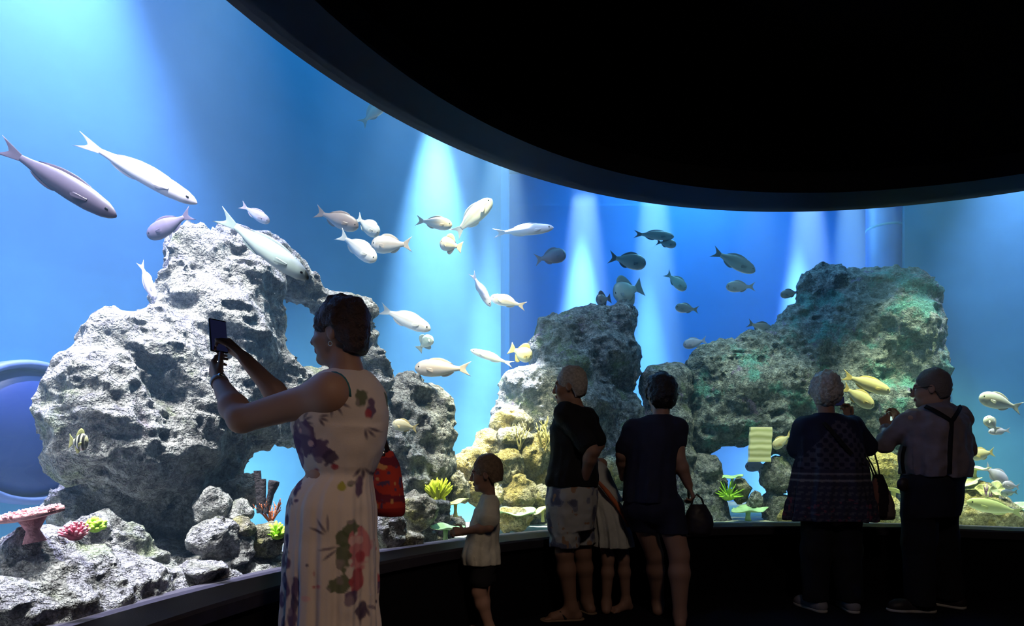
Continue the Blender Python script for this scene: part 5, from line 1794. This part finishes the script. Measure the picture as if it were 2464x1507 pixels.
# ---- the girl leaning on the sill behind him
def girl():
    Y0 = 4.20
    S = Y0 / F_PX
    f = nrm((-.45, .9, 0)); r = np.array((f[1], -f[0], 0)); R = np.array([r, f, UP])
    hips = A(1468, 1235, Y0); chest = A(1428, 1150, Y0 + .16); N_ = A(1408, 1108, Y0 + .24)
    hc = A(1396, 1072, Y0 + .28); fh = nrm((-.75, .6, .1)); s = .82
    root = thing('person', 'girl in white with an orange sash leaning behind the man in shorts', 'person', (hips[0], Y0, 0))
    up = nrm(chest - hips)
    F = Field((.2, Y0 - .35, 0), (1.1, Y0 + .55, 1.35), .0058)
    F.ell(hips, (.105, .085, .10), R, .03); F.cone(hips, chest, .085, .09, .03, flat=(f, .8)); F.cone(chest, N_, .09, .05, .05)
    F.cone(N_, hc - fh * .01 - UP * .05, .042, .042, .03)
    head_shape(F, hc, fh, s)
    shL, shR = N_ - r * .12 - up * .04, N_ + r * .12 - up * .04
    F.cone(shL, shR, .042, .042, .04)
    elL, wrL = shL + np.array((-.06, .05, -.20)), shL + np.array((-.03, .12, -.36))
    elR, wrR = shR + np.array((.02, .05, -.21)), shR + np.array((-.02, .12, -.36))
    wrL[2] = wrR[2] = Z_SILL + .075
    wrL[1] = min(wrL[1], 4.5)
    arm(F, shL, elL, wrL, (.034, .028, .02)); arm(F, shR, elR, wrR, (.034, .028, .02))
    for w_ in (wrL, wrR):
        hand(F, w_, (-.2, .7, -.25), (0, .3, -1), (.3, .1, 0), (.15, .2, .2), .72)
    hipL, hipR = hips - r * .07, hips + r * .07
    knL, anL = A(1463, 1345, Y0 - .02), A(1459, 1452, Y0); anL[2] = .075
    knR, anR = A(1500, 1345, Y0 + .03), A(1506, 1448, Y0 + .06); anR[2] = .075
    leg(F, hipL - UP * .05, knL, anL, (.055, .042, .029)); leg(F, hipR - UP * .05, knR, anR, (.055, .042, .029))
    foot(F, anL, nrm((-.2, -1, 0)) * -1, .85); foot(F, anR, nrm((-.7, -.5, 0)) * 1, .85)
    finish_skin(F, root, hc, fh, s, SK_LIGHT, M_SKIN)
    hair_cap(root, hc, fh, s, M_HAIR_BROWN, .016, -.06, wig=1.2, seed=9)
    K = Field((.3, Y0 - .4, .4), (1.1, Y0 + .4, 1.05), .0065)
    column(K, [(A(0, yy, Y0)[2], A((x0 + x1) / 2, 0, Y0)[0], Y0 + dy, (x1 - x0) / 2 * S, (x1 - x0) / 2 * S * 1.08) for yy, x0, x1, dy in
               ((1195, 1415, 1476, .03), (1215, 1416, 1492, .02), (1245, 1420, 1506, .01), (1285, 1424, 1516, 0), (1314, 1424, 1521, 0))], r, f, 11, (.002, .012), .03)
    cloth(K, root, 'skirt', M_WHITEC, (.05, .004), 5)
    T = Field((.2, Y0 - .35, .8), (1.0, Y0 + .5, 1.25), .0065)
    T.cone(hips - up * .02, chest, .122, .125, .03, flat=(f, .85)); T.cone(chest, N_ - up * .05, .115, .08, .04)
    cloth(T, root, 'top', M_WHITEC, (.05, .003), 6)
    MB().tube([A(1440, 1160, Y0 - .05), A(1462, 1185, Y0 - .12), A(1482, 1212, Y0 - .12), A(1500, 1240, Y0 - .13), A(1512, 1268, Y0 - .12)], [.012, .016, .016, .014, .010], 8).build('sash', M_ORANGEC, root)['label'] = 'orange sash down the skirt'
    for a_ in (anL, anR):
        MB().tube([np.array((a_[0] + .031 * math.cos(q), a_[1] + .031 * math.sin(q), .07)) for q in np.linspace(0, 2 * PI, 15)], .005, 6).build('sandal_strap', M_STRAPWHITE, root)


# ---- the woman walking past, seen from behind
def walker():
    Y0 = 3.95
    S = Y0 / F_PX
    f = nrm((.25, .97, 0)); r = np.array((f[1], -f[0], 0)); R = np.array([r, f, UP])
    hc = A(1590, 953, Y0); fh = nrm((-.1, 1, 0)); s = .93
    root = thing('person', 'dark haired woman in navy t-shirt and shorts seen from behind, arm hanging', 'person', (hc[0], Y0, 0))
    N_ = A(1590, 1008, Y0)
    chest, waist, hips = A(1570, 1060, Y0), A(1568, 1145, Y0), A(1572, 1215, Y0)
    shL, shR = A(1524, 1034, Y0), A(1630, 1030, Y0 - .03)
    elL, wrL = A(1497, 1095, Y0 + .02), A(1500, 1150, Y0 + .16)
    elR, wrR = A(1632, 1105, Y0 - .06), A(1657, 1168, Y0 - .04)
    F = Field((hc[0] - .5, Y0 - .4, 0), (hc[0] + .45, Y0 + .45, 1.68), .0058)
    F.ell(chest, (.145, .11, .15), R, .05); F.ell(waist, (.15, .115, .14), R, .05); F.ell(hips, (.17, .14, .15), R, .05)
    F.cone(shL, shR, .046, .046, .04)
    F.cone(N_ - UP * .03, hc - UP * .09 - fh * .015, .056, .053, .04)
    head_shape(F, hc, fh, s)
    arm(F, shL, elL, wrL, (.050, .040, .027)); arm(F, shR, elR, wrR, (.052, .044, .028))
    hand(F, wrR, (.35, .05, -.95), (-.8, .3, -.2), (.1, .9, .1), (.7, .9, .6), .95)
    hand(F, wrL, (.2, .8, .1), (.7, -.1, -.5), (0, 0, 1), (.4, .5, .4), .95)
    hipL, hipR = hips - r * .09 - UP * .03, hips + r * .09 - UP * .03
    knL, anL = A(1575, 1335, Y0 + .10), A(1583, 1455, Y0 + .22); anL[2] = .085
    knR, anR = A(1634, 1335, Y0 - .06), A(1636, 1472, Y0 - .10); anR[2] = .09
    leg(F, hipL, knL, anL, (.085, .058, .038)); leg(F, hipR, knR, anR, (.088, .066, .040))
    foot(F, anL, f, 1.0); foot(F, anR, f, 1.0)
    finish_skin(F, root, hc, fh, s, SK_LIGHT, M_SKIN)
    hair_cap(root, hc, fh, s, M_HAIR_BLACK, .027, -.062, wig=1.3, seed=12, rough=.008)
    T = Field((hc[0] - .5, Y0 - .4, .7), (hc[0] + .4, Y0 + .4, 1.45), .0065)
    column(T, [(A(0, yy, Y0)[2], A((x0 + x1) / 2, 0, Y0)[0], Y0, (x1 - x0) / 2 * S, dp) for yy, x0, x1, dp in
               ((1000, 1556, 1612, .075), (1020, 1520, 1632, .11), (1060, 1508, 1634, .145), (1110, 1506, 1626, .145), (1160, 1502, 1626, .15), (1208, 1500, 1630, .165))], r, f, 7, (0, .008), .03)
    T.cone(shL, shL + (elL - shL) * .75, .066, .066, .03); T.cone(shR, shR + (elR - shR) * .42, .064, .066, .03)
    T.cone(shL, shR, .062, .062, .04)
    T.cone(N_ + UP * .045, N_ + UP * .1, .05, .056, .01, cut=True)
    cloth(T, root, 't_shirt', M_NAVY, (.08, .007), 3)
    B = Field((hc[0] - .4, Y0 - .35, .5), (hc[0] + .4, Y0 + .4, .95), .0065)
    B.ell(hips, (.185, .155, .15), R, .03)
    for h_, k_ in ((hipL, knL), (hipR, knR)):
        B.cone(h_, h_ + (k_ - h_) * .7, .105, .092, .03)
    B.plane_cut(A(0, 1282, Y0), (0, 0, -1))
    cloth(B, root, 'shorts', M_NAVY, (.07, .005), 4)
    # dark shoulder bag held low in her hand
    Yb = Y0 - .04
    bag = thing('handbag', 'dark soft bag held low by the dark haired woman', 'bag', A(1682, 1288, Yb))
    Fb = Field(A(1640, 1300, Yb) - .15, A(1720, 1200, Yb) + .15, .007)
    column(Fb, [(A(0, yy, Yb)[2], A((x0 + x1) / 2, 0, Yb)[0], Yb, (x1 - x0) / 2 * Yb / F_PX, dp) for yy, x0, x1, dp in ((1290, 1656, 1704, .05), (1280, 1648, 1712, .07), (1250, 1648, 1714, .07), (1228, 1654, 1706, .05), (1214, 1662, 1698, .025))],
           np.array((1., 0, 0)), np.array((0, 1., 0)), 0, (0, 0), .01)
    cloth(Fb, bag, 'bag_body', M_DARKLEATHER, (.06, .006), 9)
    MB().tube([A(1662, 1222, Yb), A(1668, 1200, Yb), A(1676, 1190, Yb), A(1688, 1200, Yb), A(1696, 1222, Yb)], .006, 8).build('handle', M_DARKLEATHER, bag)


# ---- the elderly couple
def old_woman():
    Y0 = 4.27
    S = Y0 / F_PX
    f = nrm((.08, 1, 0)); r = np.array((f[1], -f[0], 0)); R = np.array([r, f, UP])
    hc = A(1986, 947, Y0); fh = nrm((.25, .97, -.03)); s = .93
    root = thing('person', 'elderly woman in a navy patterned tunic seen from behind, short grey hair', 'person', (hc[0], Y0, 0))
    N_ = A(1990, 1002, Y0)
    chest, waist, hips = A(1995, 1060, Y0), A(1998, 1140, Y0), A(2000, 1220, Y0)
    shL, shR = A(1935, 1026, Y0 + .02), A(2052, 1026, Y0 + .02)
    elL, wrL = A(1918, 1088, Y0 + .10), A(1975, 1018, Y0 + .22)
    elR, wrR = A(2090, 1080, Y0 + .08), A(2042, 1012, Y0 + .24)
    F = Field((hc[0] - .4, Y0 - .35, 0), (hc[0] + .5, Y0 + .5, 1.7), .0058)
    F.ell(chest, (.155, .115, .15), R, .05); F.ell(waist, (.17, .135, .14), R, .05); F.ell(hips, (.18, .15, .15), R, .05)
    F.cone(shL, shR, .046, .046, .04)
    F.cone(N_ - UP * .03, hc - UP * .09 - fh * .015, .056, .053, .04)
    head_shape(F, hc, fh, s)
    arm(F, shL, elL, wrL, (.050, .040, .027)); arm(F, shR, elR, wrR, (.052, .044, .028))
    hand(F, wrL, (.35, .1, .9), (.5, -.3, 0), (.2, -.9, .1), (.5, .6, .5), .92)
    hand(F, wrR, (-.1, .05, .95), (-.6, -.3, 0), (-.2, -.9, .1), (.5, .6, .5), .92)
    hipL, hipR = hips - r * .09, hips + r * .09
    anL, anR = A(1962, 1445, Y0), A(2046, 1445, Y0 - .02); anL[2] = anR[2] = .09
    knL, knR = (hipL + anL) / 2 + f * .02, (hipR + anR) / 2 + f * .02
    leg(F, hipL, knL, anL); leg(F, hipR, knR, anR); foot(F, anL, f, .9, False); foot(F, anR, f, .9, False)
    finish_skin(F, root, hc, fh, s, SK_LIGHT, M_SKIN)
    hair_cap(root, hc, fh, s, M_HAIR_GREY, .030, -.075, wig=1.35, seed=15, rough=.010, label='short grey hair')
    T = Field((hc[0] - .45, Y0 - .35, .6), (hc[0] + .5, Y0 + .4, 1.45), .0065)
    column(T, [(A(0, yy, Y0)[2], A((x0 + x1) / 2, 0, Y0)[0], Y0, (x1 - x0) / 2 * S, dp) for yy, x0, x1, dp in
               ((996, 1962, 2018, .07), (1012, 1928, 2056, .11), (1050, 1924, 2068, .15), (1100, 1920, 2076, .165), (1150, 1912, 2084, .18), (1200, 1904, 2092, .195), (1240, 1899, 2098, .205), (1252, 1900, 2098, .205))], r, f, 9, (0, .012), .03)
    T.cone(shL, shL + (elL - shL) * .9, .068, .074, .03); T.cone(shR, shR + (elR - shR) * .9, .068, .074, .03)
    T.cone(shL, shR, .062, .062, .04)
    T.cone(N_ + UP * .045, N_ + UP * .1, .05, .056, .01, cut=True)

    def pat(V):
        Cc = np.tile(np.array((.020, .022, .055)), (len(V), 1))
        n = vnoise(V / .02, 611)
        x, z = V[:, 0] - N_[0], V[:, 2]
        yy = HY - (z - CAM_H) / S
        panel = (np.abs(x - .03) < (yy - 1000) * .00235) & (V[:, 1] < Y0) & (yy > 1015)
        low = yy > 1128
        P = (.075, .07, .11)
        ang = np.sin(x * 95) * np.sin(z * 95)
        Cc[panel & ~low & (ang > -.15)] = P
        band_ = low & (np.sin(yy * .42) > .1)
        Cc[low] = (.04, .04, .08)
        Cc[band_ & (np.sin(x * 130 + np.floor(yy / 15) * 1.6) > -.1)] = (.10, .095, .13)
        Cc[low & (np.abs(yy - 1155) < 3)] = (.22, .21, .25)
        Cc[low & (np.abs(yy - 1140) < 2)] = (.18, .17, .22)
        Cc[low & (yy > 1195) & (n > .25)] = (.20, .06, .10)
        return Cc
    cloth(T, root, 'tunic', M_PATT, (.09, .008), 3, pat, 'navy tunic with a pale lace-like print')
    B = Field((hc[0] - .35, Y0 - .35, .05), (hc[0] + .4, Y0 + .4, .95), .007)
    for h_, k_, a_ in ((hipL, knL, anL), (hipR, knR, anR)):
        B.cone(h_, k_, .118, .10, .03); B.cone(k_, a_, .10, .085, .03)
    B.ell(hips, (.19, .16, .14), R, .03)
    B.plane_cut((0, 0, .07), (0, 0, -1))
    cloth(B, root, 'trousers', M_BLACKT, (.09, .007), 4)
    for a_ in (anL, anR):
        shoe(root, a_, nrm((-.25 if a_ is anL else .15, .9, 0)), .98, plain('pale_grey_shoe', (.30, .28, .30), .6), M_SOLE)
    for q in (-1, 1):
        MB().sphere(hc + nrm(np.cross(fh, UP)) * q * .074 - UP * .05, .006, 8, 6).build('earring', M_METAL, root)
    # tote bag on her right elbow
    Yb = Y0 + .02
    bag = thing('tote_bag', 'dark tote bag with pale panel hanging from the elbow of the elderly woman', 'bag', A(2118, 1250, Yb))
    Fb = Field(A(2080, 1255, Yb) - .15, A(2155, 1150, Yb) + .15, .007)
    column(Fb, [(A(0, yy, Yb)[2], A((x0 + x1) / 2, 0, Yb)[0], Yb, (x1 - x0) / 2 * Yb / F_PX, dp) for yy, x0, x1, dp in ((1250, 2106, 2150, .04), (1240, 2096, 2152, .065), (1205, 2095, 2147, .065), (1170, 2098, 2134, .05), (1142, 2100, 2122, .02))],
           np.array((1., 0, 0)), np.array((0, 1., 0)), 0, (0, 0), .01)

    def bp(V):
        Cc = np.tile(np.array((.02, .018, .025)), (len(V), 1))
        x = 1232 + V[:, 0] / Yb * F_PX
        y = HY - (V[:, 2] - CAM_H) / Yb * F_PX
        Cc[(x > 2126 + (1200 - y) * .12) & (y > 1160)] = (.24, .19, .18)
        Cc[(x < 2104) & (y > 1150)] = (.28, .13, .12)
        return Cc
    cloth(Fb, bag, 'bag_body', M_PATT, (.06, .005), 9, bp)
    for pts in (((2112, 1150), (2098, 1118), (2080, 1088)), ((2118, 1152), (2112, 1118), (2102, 1084)), ((2104, 1150), (2090, 1112), (2076, 1094))):
        MB().tube([A(x, y, Yb - .03 + .02 * i) for i, (x, y) in enumerate(pts)], .006, 6).build('strap', M_DARKLEATHER, bag)
    # narrow bag strap across her back
    pts = [A(1976, 1012, Y0 - .085), A(1994, 1030, Y0 - .135), A(2016, 1055, Y0 - .16), A(2042, 1086, Y0 - .168), (A(2064, 1110, Y0 - .15)), A(2082, 1128, Y0 - .10)]
    band(pts, .014, .004, (0, -1, 0)).build('cross_strap', M_BLACKC, root)
    phone('phone held up in front of her face by the elderly woman', A(2008, 966, Y0 + .27), (1, .05, 0), (0, .1, 1), .15, .072, .01, M_SCREENOFF, (0, -1, .1))


def old_man():
    Y0 = 4.24
    S = Y0 / F_PX
    f = nrm((-.42, .9, 0)); r = np.array((f[1], -f[0], 0)); R = np.array([r, f, UP])
    hc = A(2240, 936, Y0); fh = nrm((-.80, .6, -.05)); s = 1.04
    root = thing('person', 'elderly man in plum shirt with dark braces and glasses, phone raised', 'person', (hc[0], Y0, 0))
    N_ = A(2256, 978, Y0)
    chest, waist, hips = A(2252, 1040, Y0), A(2250, 1110, Y0), A(2240, 1170, Y0)
    shL, shR = A(2196, 1006, Y0 - .02), A(2310, 1008, Y0 + .02)
    elL, wrL = A(2132, 1068, Y0 + .06), A(2131, 1030, Y0 + .27)
    elR, wrR = A(2322, 1080, Y0 + .16), A(2190, 1040, Y0 + .34)
    wrR = A(2160, 1022, Y0 + .33)
    F = Field((hc[0] - .5, Y0 - .4, 0), (hc[0] + .45, Y0 + .55, 1.76), .0058)
    F.ell(chest, (.165, .13, .16), R, .05); F.ell(waist, (.19, .17, .16), R, .05); F.ell(hips, (.18, .15, .15), R, .05)
    F.cone(shL, shR, .05, .05, .04)
    F.cone(N_ - UP * .03, hc - UP * .09 - fh * .02, .066, .062, .04)
    head_shape(F, hc, fh, s)
    arm(F, shL, elL, wrL, (.055, .046, .030)); arm(F, shR, elR, wrR, (.055, .046, .030))
    hand(F, wrL, (.12, .35, .9), (.5, .4, -.2), (.5, -.7, .2), (.6, .8, .5), .98)
    hand(F, wrR, (-.2, .1, .9), (-.6, -.1, 0), (-.2, -.8, .2), (.5, .7, .5), .98)
    hipL, hipR = hips - r * .10, hips + r * .10
    anL, anR = A(2214, 1450, Y0 - .02), A(2284, 1442, Y0 + .12); anL[2] = anR[2] = .09
    knL, knR = (hipL + anL) / 2 + f * .02, (hipR + anR) / 2 + f * .02
    leg(F, hipL, knL, anL); leg(F, hipR, knR, anR); foot(F, anL, (-.9, .2, 0), 1.0, False); foot(F, anR, (-.6, .8, 0), 1.0, False)
    finish_skin(F, root, hc, fh, s, SK_LIGHT, M_SKIN)
    hair_cap(root, hc, fh, s, plain('brown_grey_hair', (.20, .16, .14), .7, bump=.6, bump_scale=110), .007, -.045, fringe=.075, seed=19, rough=.003, label='cropped brown grey hair')
    # glasses
    rh = nrm(np.cross(fh, UP)); uh = np.cross(rh, fh)
    P = lambda x, y, z: hc + (rh * x + fh * y + uh * z) * s
    g = MB()
    for q in (-1, 1):
        g.tube([P(q * (.036 + .024 * math.cos(a)), .112, -.002 + .018 * math.sin(a)) for a in np.linspace(0, 2 * PI, 21)], .0022, 6)
        g.tube([P(q * .060, .112, .004), P(q * .080, .08, .006), P(q * .084, -.01, .008)], .0025, 6)
    g.tube([P(-.012, .113, .002), P(.012, .113, .002)], .002, 6)
    g.build('glasses', M_PHONE, root)['label'] = 'thin dark glasses'
    T = Field((hc[0] - .5, Y0 - .4, .8), (hc[0] + .45, Y0 + .5, 1.5), .0065)
    column(T, [(A(0, yy, Y0)[2], A((x0 + x1) / 2, 0, Y0)[0], Y0, (x1 - x0) / 2 * S, dp) for yy, x0, x1, dp in
               ((968, 2226, 2288, .075), (985, 2196, 2316, .12), (1020, 2180, 2332, .165), (1060, 2168, 2334, .19), (1100, 2164, 2332, .205), (1130, 2166, 2330, .205), (1143, 2170, 2326, .20))], r, f, 7, (0, .008), .03)
    T.cone(shL, elL, .074, .066, .03); T.cone(elL, elL + (wrL - elL) * .85, .064, .046, .02)
    T.cone(shR, elR, .074, .066, .03); T.cone(elR, elR + (wrR - elR) * .85, .064, .046, .02)
    T.cone(shL, shR, .066, .066, .04)
    T.cone(N_ - UP * .02, N_ + UP * .055, .088, .076, .012)
    T.cone(N_ + UP * .05 + f * .01, N_ + UP * .1 + f * .01, .060, .066, .006, cut=True)
    T.roughen([(.16, .012), (.05, .006)], 8)
    sh_ = cloth(T, root, 'shirt', M_PLUM, (.08, .012), 3)
    # braces laid on the back of the shirt, found by dropping each point on to the cloth
    bpy.context.view_layer.update()
    me = sh_.data
    co = np.empty(len(me.vertices) * 3); me.vertices.foreach_get('co', co)
    co = co.reshape(-1, 3) + np.array(sh_.parent['_base'])

    px, py = XC + co[:, 0] / co[:, 1] * F_PX, HY - (co[:, 2] - CAM_H) / co[:, 1] * F_PX

    def on_shirt(x, y, side=-1):
        m = np.hypot(px - x, py - y) < 7
        p = A(x, y, (co[m, 1].min() if m.any() else Y0 - .15) - .004)
        return p
    for pts in (((2226, 978), (2244, 986), (2262, 996), (2278, 1006), (2290, 1014)), ((2312, 978), (2306, 990), (2298, 1003), (2290, 1014)), ((2290, 1012), (2289, 1040), (2287, 1070), (2286, 1100), (2285, 1140))):
        band([on_shirt(*p) for p in pts], .013, .004, (0, -1, .1)).build('braces', M_BLACKC, root)
    band([on_shirt(x, y) for x, y in ((2177, 1075), (2172, 1095), (2171, 1115), (2175, 1140))], .011, .004, (-.7, -.7, 0)).build('braces', M_BLACKC, root)
    B = Field((hc[0] - .4, Y0 - .4, .04), (hc[0] + .4, Y0 + .45, 1.05), .007)
    column(B, [(A(0, yy, Y0)[2], A((x0 + x1) / 2, 0, Y0)[0], Y0, (x1 - x0) / 2 * S, dp) for yy, x0, x1, dp in
               ((1138, 2176, 2316, .185), (1165, 2170, 2312, .185), (1200, 2172, 2312, .18), (1240, 2174, 2308, .16))], r, f, 0, (0, 0), .03)
    for h_, k_, a_ in ((hipL, knL, anL), (hipR, knR, anR)):
        B.cone(h_, k_, .118, .105, .03); B.cone(k_, a_, .105, .095, .03)
    B.plane_cut((0, 0, .06), (0, 0, -1))
    cloth(B, root, 'trousers', M_BLACKT, (.09, .007), 4)
    MB().sphere(A(2174, 1166, Y0 - .05), (.045, .03, .05)).build('belt_pouch', M_DARKLEATHER, root)['label'] = 'dark belt pouch'
    shoe(root, anL, (-.95, .1, 0), 1.08, M_DARKLEATHER, M_SOLE); shoe(root, anR, (-.6, .8, 0), 1.08, M_DARKLEATHER, M_SOLE)
    d = nrm(wrL - elL); wc = wrL - d * .02
    a = nrm(np.cross(d, UP)); b = np.cross(d, a)
    MB().tube([wc + (a * math.cos(q) + b * math.sin(q)) * .036 for q in np.linspace(0, 2 * PI, 21)], .007, 8).build('watch_band', M_STRAPWHITE, root)
    phone('phone with a lit screen held up by the man in braces', A(2146, 1013, Y0 + .36), (1, .15, 0), (0, .1, 1), .145, .07, .01, M_SCREENLIT, (-.1, -1, .05))


woman_filming()
boy()
man_shorts()
girl()
walker()
old_woman()
old_man()
